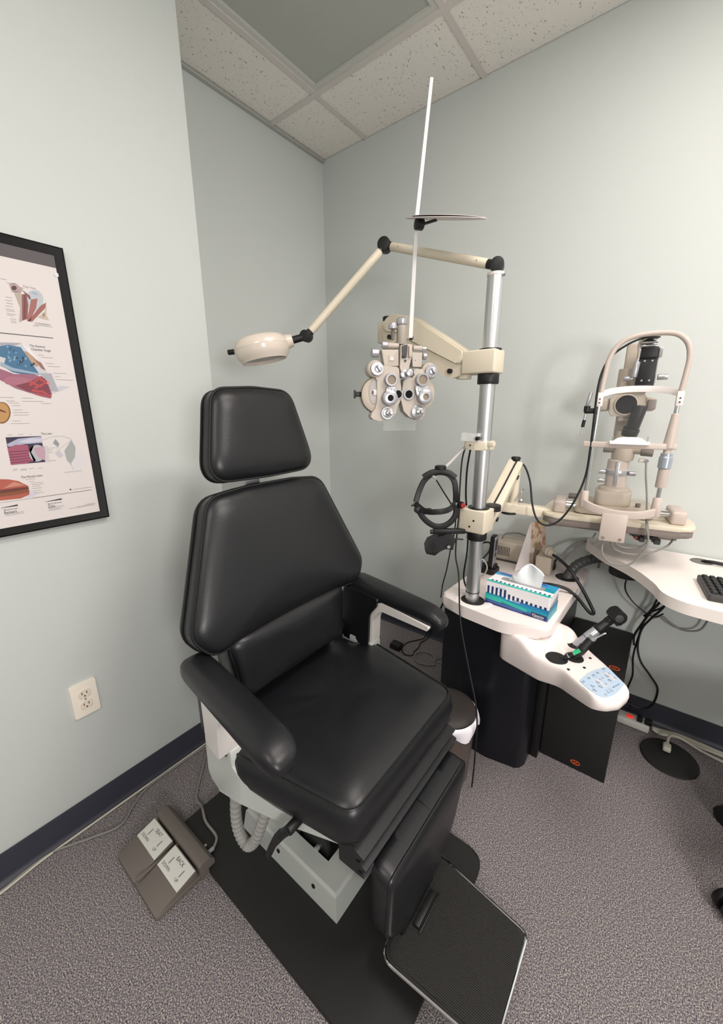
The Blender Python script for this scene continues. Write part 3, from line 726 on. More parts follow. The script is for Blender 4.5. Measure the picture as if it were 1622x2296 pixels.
pp((30, 62, 98), [(-1.6030, 1.4397), (-1.6037, 1.4383), (-1.6048, 1.4376), (-1.6057, 1.4381), (-1.6058, 1.4395), (-1.6052, 1.4410), (-1.6041, 1.4417), (-1.6032, 1.4412)], 0.00083)
pp((120, 168, 196), [(-1.6221, 1.4567), (-1.6228, 1.4549), (-1.6240, 1.4541), (-1.6249, 1.4547), (-1.6251, 1.4564), (-1.6243, 1.4582), (-1.6231, 1.4590), (-1.6222, 1.4584)], 0.00084)
pp((30, 62, 98), [(-1.5787, 1.4397), (-1.5798, 1.4371), (-1.5816, 1.4359), (-1.5830, 1.4369), (-1.5832, 1.4394), (-1.5821, 1.4420), (-1.5803, 1.4432), (-1.5789, 1.4423)], 0.00085)
pp((120, 168, 196), [(-1.6189, 1.4665), (-1.6197, 1.4642), (-1.6209, 1.4631), (-1.6218, 1.4640), (-1.6218, 1.4662), (-1.6210, 1.4685), (-1.6198, 1.4695), (-1.6189, 1.4687)], 0.00086)
pp((30, 62, 98), [(-1.5728, 1.4437), (-1.5738, 1.4418), (-1.5757, 1.4409), (-1.5773, 1.4416), (-1.5777, 1.4434), (-1.5766, 1.4453), (-1.5748, 1.4462), (-1.5732, 1.4455)], 0.00087)
pp((120, 168, 196), [(-1.6213, 1.4459), (-1.6221, 1.4436), (-1.6234, 1.4426), (-1.6243, 1.4434), (-1.6243, 1.4457), (-1.6235, 1.4480), (-1.6222, 1.4490), (-1.6213, 1.4481)], 0.00088)
pp((30, 62, 98), [(-1.5928, 1.4556), (-1.5939, 1.4529), (-1.5957, 1.4516), (-1.5971, 1.4526), (-1.5973, 1.4552), (-1.5962, 1.4580), (-1.5944, 1.4592), (-1.5930, 1.4583)], 0.00089)
pp((120, 168, 196), [(-1.5985, 1.4485), (-1.5995, 1.4469), (-1.6014, 1.4461), (-1.6030, 1.4466), (-1.6034, 1.4481), (-1.6025, 1.4496), (-1.6006, 1.4504), (-1.5990, 1.4499)], 0.00090)
pp((30, 62, 98), [(-1.6003, 1.4468), (-1.6014, 1.4441), (-1.6029, 1.4429), (-1.6041, 1.4439), (-1.6042, 1.4465), (-1.6031, 1.4491), (-1.6016, 1.4503), (-1.6004, 1.4494)], 0.00091)
pp((120, 168, 196), [(-1.6197, 1.4532), (-1.6208, 1.4515), (-1.6227, 1.4506), (-1.6245, 1.4512), (-1.6249, 1.4528), (-1.6239, 1.4545), (-1.6219, 1.4554), (-1.6202, 1.4548)], 0.00092)
pp((30, 62, 98), [(-1.5774, 1.4413), (-1.5782, 1.4401), (-1.5798, 1.4394), (-1.5811, 1.4398), (-1.5815, 1.4410), (-1.5807, 1.4422), (-1.5792, 1.4428), (-1.5778, 1.4425)], 0.00093)
pp((120, 168, 196), [(-1.6088, 1.4567), (-1.6098, 1.4549), (-1.6114, 1.4541), (-1.6127, 1.4546), (-1.6130, 1.4564), (-1.6121, 1.4582), (-1.6105, 1.4590), (-1.6091, 1.4584)], 0.00094)
pp((30, 62, 98), [(-1.6076, 1.4396), (-1.6083, 1.4381), (-1.6095, 1.4374), (-1.6106, 1.4379), (-1.6108, 1.4393), (-1.6101, 1.4408), (-1.6088, 1.4415), (-1.6078, 1.4410)], 0.00095)
pp((150, 176, 200), [(-1.6408, 1.4432), (-1.6198, 1.4306), (-1.5695, 1.4208), (-1.5702, 1.4167), (-1.6212, 1.4228), (-1.6425, 1.4337)], 0.00110)
pp((168, 98, 124), [(-1.6577, 1.4325), (-1.6197, 1.4161), (-1.5785, 1.4175), (-1.5573, 1.4079), (-1.5489, 1.3703), (-1.5545, 1.3580), (-1.5710, 1.3619), (-1.5924, 1.3700), (-1.6232, 1.3817), (-1.6417, 1.3956), (-1.6621, 1.4088)], 0.00070)
pp((184, 108, 128), [(-1.6418, 1.4020), (-1.6314, 1.4099), (-1.6050, 1.4088), (-1.5838, 1.4032), (-1.5926, 1.3928), (-1.6193, 1.3884), (-1.6399, 1.3915)], 0.00080)
pp((140, 58, 76), [(-1.6220, 1.3883), (-1.5932, 1.3978), (-1.5649, 1.4143), (-1.5540, 1.4013), (-1.5525, 1.3841), (-1.5532, 1.3591), (-1.5725, 1.3698), (-1.6001, 1.3741)], 0.00090)
pp((204, 72, 76), [(-1.5921, 1.3871), (-1.5644, 1.4112), (-1.5658, 1.4140), (-1.5943, 1.3918)], 0.00100)
pp((204, 72, 76), [(-1.5839, 1.3803), (-1.5539, 1.3979), (-1.5547, 1.4012), (-1.5851, 1.3858)], 0.00102)
pp((204, 72, 76), [(-1.5920, 1.3747), (-1.5637, 1.3716), (-1.5626, 1.3753), (-1.5902, 1.3808)], 0.00104)
pp((204, 72, 76), [(-1.5731, 1.3740), (-1.5530, 1.3599), (-1.5507, 1.3632), (-1.5695, 1.3794)], 0.00106)
pp((204, 72, 76), [(-1.5707, 1.4047), (-1.5533, 1.3929), (-1.5511, 1.3961), (-1.5671, 1.4100)], 0.00108)
pp((204, 72, 76), [(-1.5944, 1.3967), (-1.5705, 1.3852), (-1.5686, 1.3887), (-1.5914, 1.4023)], 0.00110)
pp((204, 72, 76), [(-1.5851, 1.3665), (-1.5653, 1.3629), (-1.5640, 1.3666), (-1.5830, 1.3725)], 0.00112)
pp((232, 140, 130), [(-1.5505, 1.3973), (-1.5514, 1.3950), (-1.5530, 1.3936), (-1.5547, 1.3935), (-1.5558, 1.3949), (-1.5559, 1.3971), (-1.5550, 1.3993), (-1.5534, 1.4008), (-1.5518, 1.4008), (-1.5507, 1.3995)], 0.00120)
pp((176, 176, 186), [(-1.5680, 1.4209), (-1.5424, 1.4224), (-1.5332, 1.3771), (-1.5532, 1.3765), (-1.5549, 1.4047)], 0.00060)
pp((206, 206, 216), [(-1.5489, 1.3703), (-1.5326, 1.3771), (-1.5041, 1.3894), (-1.5270, 1.3920), (-1.5374, 1.3846)], 0.00030)
pb(-1.5622, 1.4662, -1.5506)
pb(-1.5568, 1.4611, -1.5317)
pb(-1.5506, 1.4469, -1.5327)
pb(-1.5474, 1.4398, -1.5187)
pb(-1.5375, 1.4234, -1.5083)
pb(-1.5353, 1.4149, -1.5247)
pb(-1.5337, 1.4071, -1.4945)
pb(-1.6561, 1.3590, -1.6298)
pb(-1.6139, 1.3581, -1.5916)
pb(-1.6158, 1.3504, -1.5720)
pb(-1.5768, 1.3449, -1.5546)
pb(-1.6459, 1.3507, -1.6300)
pb(-1.6416, 1.3458, -1.6229)
pb(-1.6374, 1.3396, -1.6213)
pt('The Anterior', -1.5764, 1.4873, 0.0078, 0.0330, 'ink')
pt('Chamber Angle', -1.5745, 1.4790, 0.0078, 0.0412, 'ink')
pp((140, 92, 48), [(-1.6429, 1.3220), (-1.6456, 1.3129), (-1.6501, 1.3049), (-1.6558, 1.2991), (-1.6619, 1.2961), (-1.6678, 1.2963), (-1.6728, 1.2996), (-1.6761, 1.3056), (-1.6776, 1.3135), (-1.6770, 1.3223), (-1.6743, 1.3312), (-1.6700, 1.3390), (-1.6645, 1.3448), (-1.6584, 1.3479), (-1.6525, 1.3480), (-1.6475, 1.3449), (-1.6440, 1.3390), (-1.6424, 1.3311)], 0.00030)
pp((204, 150, 84), [(-1.6455, 1.3227), (-1.6479, 1.3145), (-1.6518, 1.3073), (-1.6568, 1.3021), (-1.6622, 1.2994), (-1.6674, 1.2996), (-1.6717, 1.3025), (-1.6747, 1.3079), (-1.6759, 1.3150), (-1.6753, 1.3230), (-1.6730, 1.3309), (-1.6692, 1.3380), (-1.6643, 1.3432), (-1.6590, 1.3460), (-1.6538, 1.3460), (-1.6494, 1.3433), (-1.6463, 1.3380), (-1.6449, 1.3308)], 0.00040)
pp((110, 56, 40), [(-1.6759, 1.3337), (-1.6613, 1.3304), (-1.6514, 1.3247), (-1.6519, 1.3221), (-1.6620, 1.3261), (-1.6768, 1.3288)], 0.00050)
pb(-1.6367, 1.3286, -1.6178)
pb(-1.6378, 1.3226, -1.6064)
pb(-1.6381, 1.3162, -1.6081)
pb(-1.6428, 1.3019, -1.6267)
pb(-1.6472, 1.2953, -1.6091)
pp((58, 46, 76), [(-1.6637, 1.2622), (-1.5911, 1.2616), (-1.5937, 1.1929), (-1.6656, 1.1926)], 0.00030)
pp((178, 180, 206), [(-1.6641, 1.2453), (-1.6399, 1.2574), (-1.5913, 1.2605), (-1.5918, 1.2437), (-1.6287, 1.2428), (-1.6622, 1.2383)], 0.00040)
pp((206, 208, 222), [(-1.6414, 1.2489), (-1.6148, 1.2576), (-1.5917, 1.2545), (-1.5924, 1.2474), (-1.6255, 1.2453)], 0.00050)
pp((176, 84, 112), [(-1.6649, 1.2351), (-1.6480, 1.2424), (-1.6235, 1.2406), (-1.6214, 1.2281), (-1.6165, 1.1990), (-1.6376, 1.1923), (-1.6655, 1.1932)], 0.00050)
pp((120, 48, 78), [(-1.6638, 1.2264), (-1.6231, 1.2265), (-1.6228, 1.2250), (-1.6642, 1.2244)], 0.00060)
pp((120, 48, 78), [(-1.6643, 1.2195), (-1.6226, 1.2200), (-1.6222, 1.2186), (-1.6646, 1.2175)], 0.00060)
pp((120, 48, 78), [(-1.6647, 1.2127), (-1.6220, 1.2135), (-1.6217, 1.2121), (-1.6651, 1.2106)], 0.00060)
pp((120, 48, 78), [(-1.6651, 1.2058), (-1.6214, 1.2070), (-1.6211, 1.2056), (-1.6655, 1.2037)], 0.00060)
pp((120, 48, 78), [(-1.6656, 1.1988), (-1.6208, 1.2005), (-1.6205, 1.1990), (-1.6659, 1.1968)], 0.00060)
pp((70, 34, 52), [(-1.6236, 1.2318), (-1.6091, 1.2414), (-1.6198, 1.2208), (-1.6131, 1.1986), (-1.6184, 1.1963)], 0.00070)
pp((186, 186, 196), [(-1.5900, 1.2160), (-1.5924, 1.2085), (-1.5966, 1.2021), (-1.6021, 1.1976), (-1.6082, 1.1956), (-1.6142, 1.1962), (-1.6193, 1.1994), (-1.6229, 1.2047), (-1.6247, 1.2116), (-1.6244, 1.2191), (-1.6221, 1.2264), (-1.6180, 1.2327), (-1.6127, 1.2372), (-1.6067, 1.2394), (-1.6007, 1.2390), (-1.5955, 1.2360), (-1.5917, 1.2307), (-1.5898, 1.2238)], 0.00070)
pp((214, 208, 206), [(-1.5863, 1.2361), (-1.5822, 1.2358), (-1.5851, 1.1920), (-1.5931, 1.1929)], 0.00075)
pp((200, 160, 176), [(-1.6138, 1.2310), (-1.5884, 1.2345), (-1.5939, 1.1966), (-1.6067, 1.2052)], 0.00078)
pp((196, 196, 198), [(-1.5899, 1.2515), (-1.5677, 1.2592), (-1.5679, 1.2578), (-1.5901, 1.2501)], 0.00040)
pp((196, 196, 198), [(-1.5677, 1.2592), (-1.5460, 1.2598), (-1.5462, 1.2584), (-1.5679, 1.2578)], 0.00040)
pp((196, 196, 198), [(-1.5460, 1.2598), (-1.5268, 1.2513), (-1.5270, 1.2498), (-1.5462, 1.2584)], 0.00040)
pp((196, 196, 198), [(-1.5275, 1.2506), (-1.5262, 1.2505), (-1.5186, 1.2273), (-1.5199, 1.2274)], 0.00040)
pp((196, 196, 198), [(-1.5199, 1.2274), (-1.5186, 1.2273), (-1.5252, 1.1972), (-1.5265, 1.1974)], 0.00040)
pp((196, 196, 198), [(-1.5265, 1.1974), (-1.5252, 1.1972), (-1.5376, 1.1812), (-1.5389, 1.1814)], 0.00040)
pp((196, 196, 198), [(-1.5877, 1.2297), (-1.5573, 1.2291), (-1.5576, 1.2277), (-1.5879, 1.2283)], 0.00040)
pp((196, 196, 198), [(-1.5686, 1.2171), (-1.5258, 1.2475), (-1.5260, 1.2460), (-1.5689, 1.2156)], 0.00040)
pp((196, 196, 198), [(-1.5386, 1.1832), (-1.5373, 1.1831), (-1.5324, 1.1632), (-1.5337, 1.1634)], 0.00040)
pp((170, 176, 174), [(-1.5466, 1.2182), (-1.5259, 1.2467), (-1.5193, 1.2235), (-1.5255, 1.1992), (-1.5381, 1.1824), (-1.5446, 1.1915)], 0.00050)
pp((150, 158, 158), [(-1.5691, 1.2414), (-1.5613, 1.2519), (-1.5550, 1.2394), (-1.5588, 1.2296)], 0.00050)
pp((206, 200, 206), [(-1.5694, 1.2127), (-1.5581, 1.2210), (-1.5509, 1.2073), (-1.5591, 1.1998)], 0.00050)
pp((226, 222, 228), [(-1.5205, 1.2198), (-1.5066, 1.2032), (-1.5019, 1.1792), (-1.5154, 1.1690), (-1.5327, 1.1652), (-1.5222, 1.1892)], 0.00020)
pb(-1.6596, 1.2678, -1.6495)
pb(-1.6381, 1.2676, -1.6272)
pb(-1.6154, 1.2671, -1.6112)
pb(-1.5887, 1.2236, -1.5724)
pb(-1.5883, 1.2174, -1.5734)
pb(-1.5891, 1.1950, -1.5696)
pb(-1.5557, 1.1592, -1.5138)
pb(-1.6631, 1.1810, -1.6550)
pb(-1.6483, 1.1792, -1.6359)
pb(-1.6314, 1.1790, -1.6216)
pb(-1.6129, 1.1775, -1.6028)
pb(-1.6644, 1.1780, -1.6564)
pb(-1.6482, 1.1767, -1.6366)
pt('The Lens', -1.5907, 1.2673, 0.0078, 0.0236, 'ink')
pp((196, 92, 74), [(-1.7073, 1.1624), (-1.6768, 1.1570), (-1.6590, 1.1502), (-1.6407, 1.1344), (-1.6419, 1.1110), (-1.6616, 1.1042), (-1.7176, 1.1066)], 0.00030)
pp((216, 140, 110), [(-1.6914, 1.1356), (-1.6673, 1.1496), (-1.6472, 1.1376), (-1.6695, 1.1374)], 0.00050)
pp((120, 58, 48), [(-1.7129, 1.1320), (-1.6648, 1.1331), (-1.6410, 1.1323), (-1.6408, 1.1256), (-1.6663, 1.1243), (-1.7144, 1.1236)], 0.00060)
pp((150, 82, 52), [(-1.7144, 1.1236), (-1.6663, 1.1243), (-1.6405, 1.1237), (-1.6413, 1.1176), (-1.6679, 1.1155), (-1.7160, 1.1151)], 0.00060)
pp((214, 210, 224), [(-1.6397, 1.1217), (-1.6225, 1.1133), (-1.6330, 1.1039), (-1.6561, 1.1032), (-1.6419, 1.1110)], 0.00020)
pb(-1.6433, 1.1516, -1.6223)
pb(-1.6374, 1.1449, -1.6261)
pb(-1.6339, 1.1400, -1.6096)
pb(-1.6327, 1.1354, -1.6069)
pb(-1.6324, 1.1309, -1.6152)
pb(-1.6356, 1.1255, -1.6127)
pb(-1.6333, 1.1188, -1.6161)
pb(-1.6308, 1.1128, -1.6107)
pt('The Macula Lutea', -1.6519, 1.1586, 0.0078, 0.0456, 'ink')
pb(-1.5452, 1.1089, -1.4953)
pb(-1.6364, 1.1007, -1.4992)
pb(-1.7031, 1.1003, -1.4979)
pp((60, 60, 60), [(-1.5477, 1.1094), (-1.5484, 1.1081), (-1.5497, 1.1074), (-1.5510, 1.1076), (-1.5520, 1.1087), (-1.5522, 1.1101), (-1.5516, 1.1114), (-1.5503, 1.1120), (-1.5489, 1.1118), (-1.5480, 1.1108)], 0.00030)
pp((30, 30, 34), [(-1.7042, 1.0869), (-1.6705, 1.0897), (-1.6706, 1.0860), (-1.7043, 1.0862)], 0.00030)
pt('Bausch & Lomb', -1.7000, 1.0803, 0.0054, 0.0276, 'ink')
pt('Retisert', -1.7008, 1.0732, 0.0100, 0.0258, 'ink')
pp((30, 30, 34), [(-1.6129, 1.0858), (-1.5745, 1.0888), (-1.5745, 1.0849), (-1.6130, 1.0851)], 0.00030)
pt('Bausch & Lomb', -1.6080, 1.0787, 0.0054, 0.0318, 'ink')
pt('Zylet', -1.6087, 1.0712, 0.0100, 0.0165, 'ink')
pb(-1.7008, 1.0689, -1.6608)
pb(-1.7001, 1.0651, -1.6615)
pb(-1.6094, 1.0670, -1.5729)
pb(-1.6085, 1.0630, -1.5813)
pb(-1.6090, 1.0600, -1.5802)
pb(-1.5622, 1.0555, -1.4991)
pb(-1.5209, 1.0607, -1.4963)
pb(-1.5435, 1.0578, -1.4964)
part('print', pm, pmats, chart, 'anatomy chart of the eye with red, blue and tan drawings and captions')
b = MB(MP); b.cyl((-1.4895, 1.667, .0042), (-1.4895, 1.667, .0056), .0052, seg=16); part('grommet', b, 'silver', chart)
# ------------------------------------------------------------------ instrument stand
PX, PY = 1.255, -0.601
st = thing('instrument_stand', 'instrument stand with steel pole, white tray, cream swing arms and white keypad console', 'instrument stand', (PX, -.36, 0))
part('pole', MB().cyl((PX, PY, .585), (PX, PY, 1.716), .0245, seg=40), 'steel', st, 'brushed steel pole')
part('pole_ring', MB().cyl((PX, PY, .672), (PX, PY, .675), .0253, seg=40), 'black', st)
# tray
tr = [(1.145, -.632), (1.25, -.668), (1.40, -.688), (1.535, -.640), (1.548, -.23), (1.552, -.012), (1.165, -.012)]
b = MB().prism(rpoly(tr, [.03, .1, .12, .045, .05, .02, .03], 6), .594, .638, .013, 4)
tray = part('tray', b, 'white', st, 'white moulded tray', ang=50)
b = MB(); b.lathe([(.072, .638), (.062, .6415), (.050, .6405), (.043, .634)], (PX + .006, PY + .004, 0), seg=40, cap=False)
part('pole_well_rim', b, 'white', tray)
part('pole_well', MB().cyl((PX + .004, PY - .002, .630), (PX + .004, PY - .002, .6392), .043, seg=36), 'matte', tray, 'dark opening around the pole')
b = MB(); b.cyl((1.305, -.54, .638), (1.305, -.54, .6398), .022, seg=28); b.m = 1; b.cyl((1.297, -.54, .6396), (1.297, -.54, .6402), .003, seg=10)
part('cable_cap', b, ['label', 'ink'], tray, 'pale round cable cap')
b = MB(); b.lathe([(.046, .6375), (.040, .640), (.034, .639), (.030, .634)], (1.492, -.17, 0), seg=32, cap=False); b.cyl((1.492, -.17, .63), (1.492, -.17, .6388), .034, seg=30)
part('conduit_grommet', b, 'black', tray)
# column cabinet
ca = [(1.140, -.590), (1.23, -.612), (1.36, -.622), (1.48, -.600), (1.495, -.56), (1.495, -.02), (1.140, -.02)]
part('cabinet', MB().prism(rpoly(ca, [.01, .1, .12, .03, .02, .004, .004], 6), 0.0, .594, .003), 'navyblack', st, 'blue-black column cabinet')
part('side_panel', MB().box2((1.496, -.505, 0), (1.524, -.02, .53), .002), 'black', st)
# console with three wells and a keypad
CT = [(1.386, -.664), (1.519, -.708), (1.593, -.722), (1.647, -.766), (1.697, -.806), (1.724, -.800), (1.752, -.770), (1.774, -.702), (1.699, -.612), (1.612, -.522), (1.588, -.502), (1.50, -.482), (1.386, -.49)]
def ctop(x, y):
    t = (x - 1.46) * .85 + (y + .60) * -.525
    k = max(0, min(1, (t - .035) / .07)); k = k * k * (3 - 2 * k)
    return -.006 - .030 * k
ch = rpoly(CT, [.03, .10, .08, .05, .03, .03, .04, .05, .1, .03, .03, .05, .03], 6)
P = [Vector((p[0], p[1])) for p in resample(ch, 150)]; cc = Vector((1.585, -.645)); b = MB(); rings = []
def cbot(q): return .484 + .045 * max(0, min(1, ((q.x - 1.46) * .85 + (q.y + .60) * -.525 - .12) / .2))
for ins, dz in ((.02, None), (.006, None), (.002, None), (0, -.020), (.002, -.009), (.006, -.003), (.012, 0)):
    rings.append([(cc + (p - cc) * (1 - ins / (p - cc).length), dz, ins) for p in P])
for k in (.85, .7, .55, .4, .25, .12, .02): rings.append([(cc + (p - cc) * k * (1 - .012 / (p - cc).length), 0, 0) for p in P])
b.loft([[(q_.x, q_.y, (cbot(q_) + (.004 if i_ < .004 else (.0005 if i_ < .01 else 0))) if dz is None else .602 + dz + ctop(q_.x, q_.y)) for q_, dz, i_ in r] for r in rings])
con = part('console', b, 'white', st, 'white console arm with wells and keypad', ang=55)
ZC = .5662
for wx, wy, kr in ((1.571, -.677, 1.32), (1.614, -.641, 1.12), (1.604, -.562, 1.12)):
    zc = .602 + ctop(wx, wy); g = Vector((ctop(wx + .01, wy) - ctop(wx - .01, wy), ctop(wx, wy + .01) - ctop(wx, wy - .01))) / .02
    nv_ = Vector((-g.x, -g.y, 1)).normalized(); ow = Vector((wx, wy, zc))
    b = MB(); b.lathe([(.0245 * kr, .0002), (.0232 * kr, .0026), (.0215 * kr, .0018), (.0205 * kr, .0008)], ow, nv_, seg=32, cap=False)
    b.cyl(ow - nv_ * .004, ow + nv_ * .0016, .0212 * kr, seg=30)
    part('well', b, 'matte', con, 'black well for a handpiece')
MK = frame((1.648, -.754, ZC + .0002), (.384, .923, 0), (-.923, .384, 0))
for u, v in ((.0216, .0474), (.0709, .0287), (.1325, .0480)): part('pin_hole', MB(MK).cyl((u, v, -.001), (u, v, .0012), .0042, seg=14), 'black', con)
ko = rpoly([(0, 0), (.0619, .0089), (.1295, 0), (.1342, -.0059), (.0998, -.0682), (.0936, -.0731), (.0346, -.0824), (-.0034, -.0774), (-.0106, -.0644), (-.0107, -.0355)], [.01, .1, .01, .01, .01, .01, .1, .01, .01, .05], 4)
b = MB(MK).prism(ko, 0, .0012, .0004, 1)
b.m = 1; z = .0014
for (u0, v0), (u1, v1) in (((.0951, .007), (.0462, -.0790)), ((.0600, .0086), (.0310, -.0234)), ((.0285, -.0234), (.002, -.0785))):
    d = Vector((u1 - u0, v1 - v0)).normalized(); n = Vector((-d.y, d.x)) * .0008
    b.poly([(u0 + n.x, v0 + n.y), (u1 + n.x, v1 + n.y), (u1 - n.x, v1 - n.y), (u0 - n.x, v0 - n.y)], None, z)
b.m = 2
for (u0, v0), (u1, v1) in (((.1012, -.0175), (.0920, -.0500)), ((.0508, -.0198), (.0412, -.0540))):
    d = Vector((u1 - u0, v1 - v0)).normalized(); n = Vector((-d.y, d.x)) * .0032
    b.poly([(u0 + n.x, v0 + n.y), (u1 + n.x, v1 + n.y), (u1 - n.x, v1 - n.y), (u0 - n.x, v0 - n.y)], None, z)
b.m = 3
def frm(u, v, w, h, t=.0008):
    for a in ((-w, -h, w, -h + t), (-w, h - t, w, h), (-w, -h, -w + t, h), (w - t, -h, w, h)):
        b.poly([(u + a[0], v + a[1]), (u + a[2], v + a[1]), (u + a[2], v + a[3]), (u + a[0], v + a[3])], None, z)
for u, v in ((.0056, -.0083), (.0347, -.0068), (.0589, -.0059), (.0796, -.0057), (.1132, -.0043)):
    frm(u - .002, v, .0028, .0028); frm(u + .0035, v, .0022, .0026)
for u, v, s in ((.0109, -.0314, 1), (-.0006, -.0465, -1), (.0392, -.0295, 1), (.0278, -.0452, -1), (.0901, -.0267, 1), (.0775, -.0428, -1)):
    for a, c in (((-.0042, -.004 * s), (.0042, -.004 * s)), ((-.0042, -.004 * s), (0, .005 * s)), ((.0042, -.004 * s), (0, .005 * s))):
        d = (Vector(c) - Vector(a)).normalized(); n = Vector((-d.y, d.x)) * .0006
        b.poly([(u + a[0] + n.x, v + a[1] + n.y), (u + c[0] + n.x, v + c[1] + n.y), (u + c[0] - n.x, v + c[1] - n.y), (u + a[0] - n.x, v + a[1] - n.y)], None, z)
for u, v in ((.058, -.0259), (.0709, -.026), (.0526, -.0455), (.1086, -.0237), (.1021, -.0438)):
    oc = circle(.0030, 12, (u, v)); ic = circle(.0021, 12, (u, v))
    for i in range(12): b.poly([oc[i], oc[(i + 1) % 12], ic[(i + 1) % 12], ic[i]], None, z)
for u, v in ((.0083, -.070), (.0243, -.0687), (.039, -.0691)): frm(u, v, .0032, .0028)
b.m = 4
for u, v, w in ((.052, -.0160, .012), (.098, -.0135, .008), (.022, -.0620, .026), (.000, -.0235, .007), (-.004, -.0400, .008)):
    b.poly([(u, v), (u + w, v), (u + w, v + .0010), (u, v + .0010)], None, z)
b.m = 3; b.ball((.0575, -.0640, z), .0022, 10, None, (1, 1, .1)); b.text('TOPCON', .0062, Matrix.Translation((.0605, -.0665, z)))
part('keypad', b, ['padblue', 'paper', 'padpink', 'ink', 'inkg'], con, 'pale blue membrane keypad with pink displays')
# upper swing arm with its pole clamp
A1 = math.radians(177)
ME = frame((PX, PY, 0), (math.cos(A1), math.sin(A1), 0), (0, 0, 1))
b = MB(ME); b.box2((-.034, 1.434, -.040), (.078, 1.505, .036), .006, 3)
cl = part('pole_clamp', b, 'cream', st, 'cream clamp block of the upper arm')
part('clamp_collar', MB().cyl((PX, PY, 1.402), (PX, PY, 1.4345), .0335, seg=36, bev=.003), 'black', cl)
part('clamp_gasket', MB().cyl((PX, PY, 1.504), (PX, PY, 1.5085), .0345, seg=36), 'black', cl)
b = MB(ME)
full = rpoly([(.060, 1.500), (.277, 1.636), (.345, 1.654), (.395, 1.650), (.412, 1.61), (.402, 1.570), (.385, 1.560), (.270, 1.541), (.155, 1.437), (.112, 1.424), (.082, 1.432), (.064, 1.462)], [.02, .06, .04, .02, .03, .02, .02, .05, .04, .03, .03, .03], 5)
b.prism(full, -.031, .031, .006, 3)
upper = rpoly([(.068, 1.498), (.277, 1.632), (.345, 1.651), (.393, 1.646), (.408, 1.606), (.34, 1.592), (.285, 1.562), (.082, 1.462)], [.015, .06, .04, .02, .02, .03, .05, .02], 5)
b.prism(upper, -.040, .038, .005, 3)
ar = part('upper_arm', b, 'cream', st, 'cream sloping upper arm')
for s, z in ((.274, 1.566), (.119, 1.447), (.372, 1.580)): part('cap_screw', MB(ME).lathe([(.0078, -.0425), (.0078, -.0305), (.0045, -.0305), (.0045, -.0345)], (s, z, 0), (0, 0, 1), 18), 'black', ar)
part('end_block', MB(ME).box2((.384, 1.566, -.026), (.440, 1.641, .026), .005), 'cream', ar)
part('pivot_boss', MB(ME).lathe([(.010, 0), (.024, 0), (.026, .03), (.020, .058)], (.085, 1.4215, 0), (0, 1, 0), 24), 'cream', ar)
part('pivot_knob', MB(ME).lathe([(.013, 0), (.017, .002), (.017, .015), (.014, .018)], (.412, 1.641, 0), (0, 1, 0), 22), 'black', ar)
part('pivot_ring', MB(ME).lathe([(.018, 0), (.018, .012)], (.412, 1.554, 0), (0, 1, 0), 22), 'black', ar)
# small holder ring on the pole
b = MB(ME); b.prism(rpoly([(-.030, -.036), (.010, -.046), (.050, -.040), (.060, -.010), (.052, .03), (-.030, .034)], .014, 5), 1.194, 1.222, .004, 2, Matrix(((1, 0, 0, 0), (0, 0, 1, 0), (0, 1, 0, 0), (0, 0, 0, 1))))
b.box2((-.050, 1.206, -.034), (-.026, 1.222, -.016), .003)
ho_ = part('accessory_bracket', b, 'cream', st, 'small cream bracket clamped around the pole')
b = MB(ME); b.box2((.002, 1.222, -.045), (.060, 1.248, -.043)); b.box2((.002, 1.222, -.043), (.004, 1.248, .0)); b.box2((.058, 1.222, -.043), (.060, 1.248, .0)); b.box2((.025, 1.222, -.044), (.027, 1.246, -.02))
part('plastic_guard', b, 'frost', ho_, 'frosted plastic guard')
b = MB(ME); b.cyl((.000, 1.232, -.036), (.000, 1.232, -.054), .0065, seg=16, bev=.001); part('bracket_knob', b, 'black', ho_)
part('bracket_screw', MB(ME).cyl((.025, 1.209, -.045), (.025, 1.209, -.0472), .0028, seg=10), 'ink', ho_)
b = MB().tube([(1.197, -.612, 1.200), (1.174, -.627, 1.169), (1.151, -.641, 1.139), (1.130, -.655, 1.112), (1.125, -.675, 1.098), (1.124, -.69, 1.098), (1.123, -.70, 1.106)], .0056, 10, 5)
part('hook_rod', b, 'greyw', ho_, 'thin metal hook rod')
# lower swing arm carrying the slit lamp
b = MB(ME); b.box2((-.042, .908, -.042), (.052, .990, .040), .005, 3)
cl2 = part('pole_clamp', b, 'cream', st, 'cream clamp block of the lower arm')
part('clamp_collar', MB().cyl((PX, PY, .876), (PX, PY, .9085), .0345, seg=36, bev=.003), 'black', cl2)
part('clamp_gasket', MB().cyl((PX, PY, .988), (PX, PY, .994), .036, seg=36), 'black', cl2)
part('pivot_cap', MB().cyl((PX + .03, PY + .055, .975), (PX + .03, PY + .055, .995), .028, seg=24), 'black', cl2)
b = MB(ME)
for s, z in ((-.004, .953), (.010, .930)): b.cyl((s, z, -.0425), (s, z, -.0435), .0035, seg=12)
part('clamp_screw', b, 'black', cl2)
b = MB()
p0 = Vector((1.262, -.505, .945)); p1 = Vector((1.292, -.352, 1.118)); d = (p1 - p0).normalized(); sd = Vector((.962, .272, 0)); sd = (sd - d * sd.dot(d)).normalized(); up_ = sd.cross(d)
def arm_ring(c, w, h): return [c + sd * a + up_ * e for a, e in rpoly([(-w, -h), (w, -h), (w, h), (-w, h)], .006, 3)]
b.loft([arm_ring(p0 - d * .03, .026, .020), arm_ring(p0, .030, .026), arm_ring(p1, .028, .024), arm_ring(p1 + d * .006, .024, .02)])
la = part('lower_arm', b, 'cream', st, 'cream lower arm rising behind the pole')
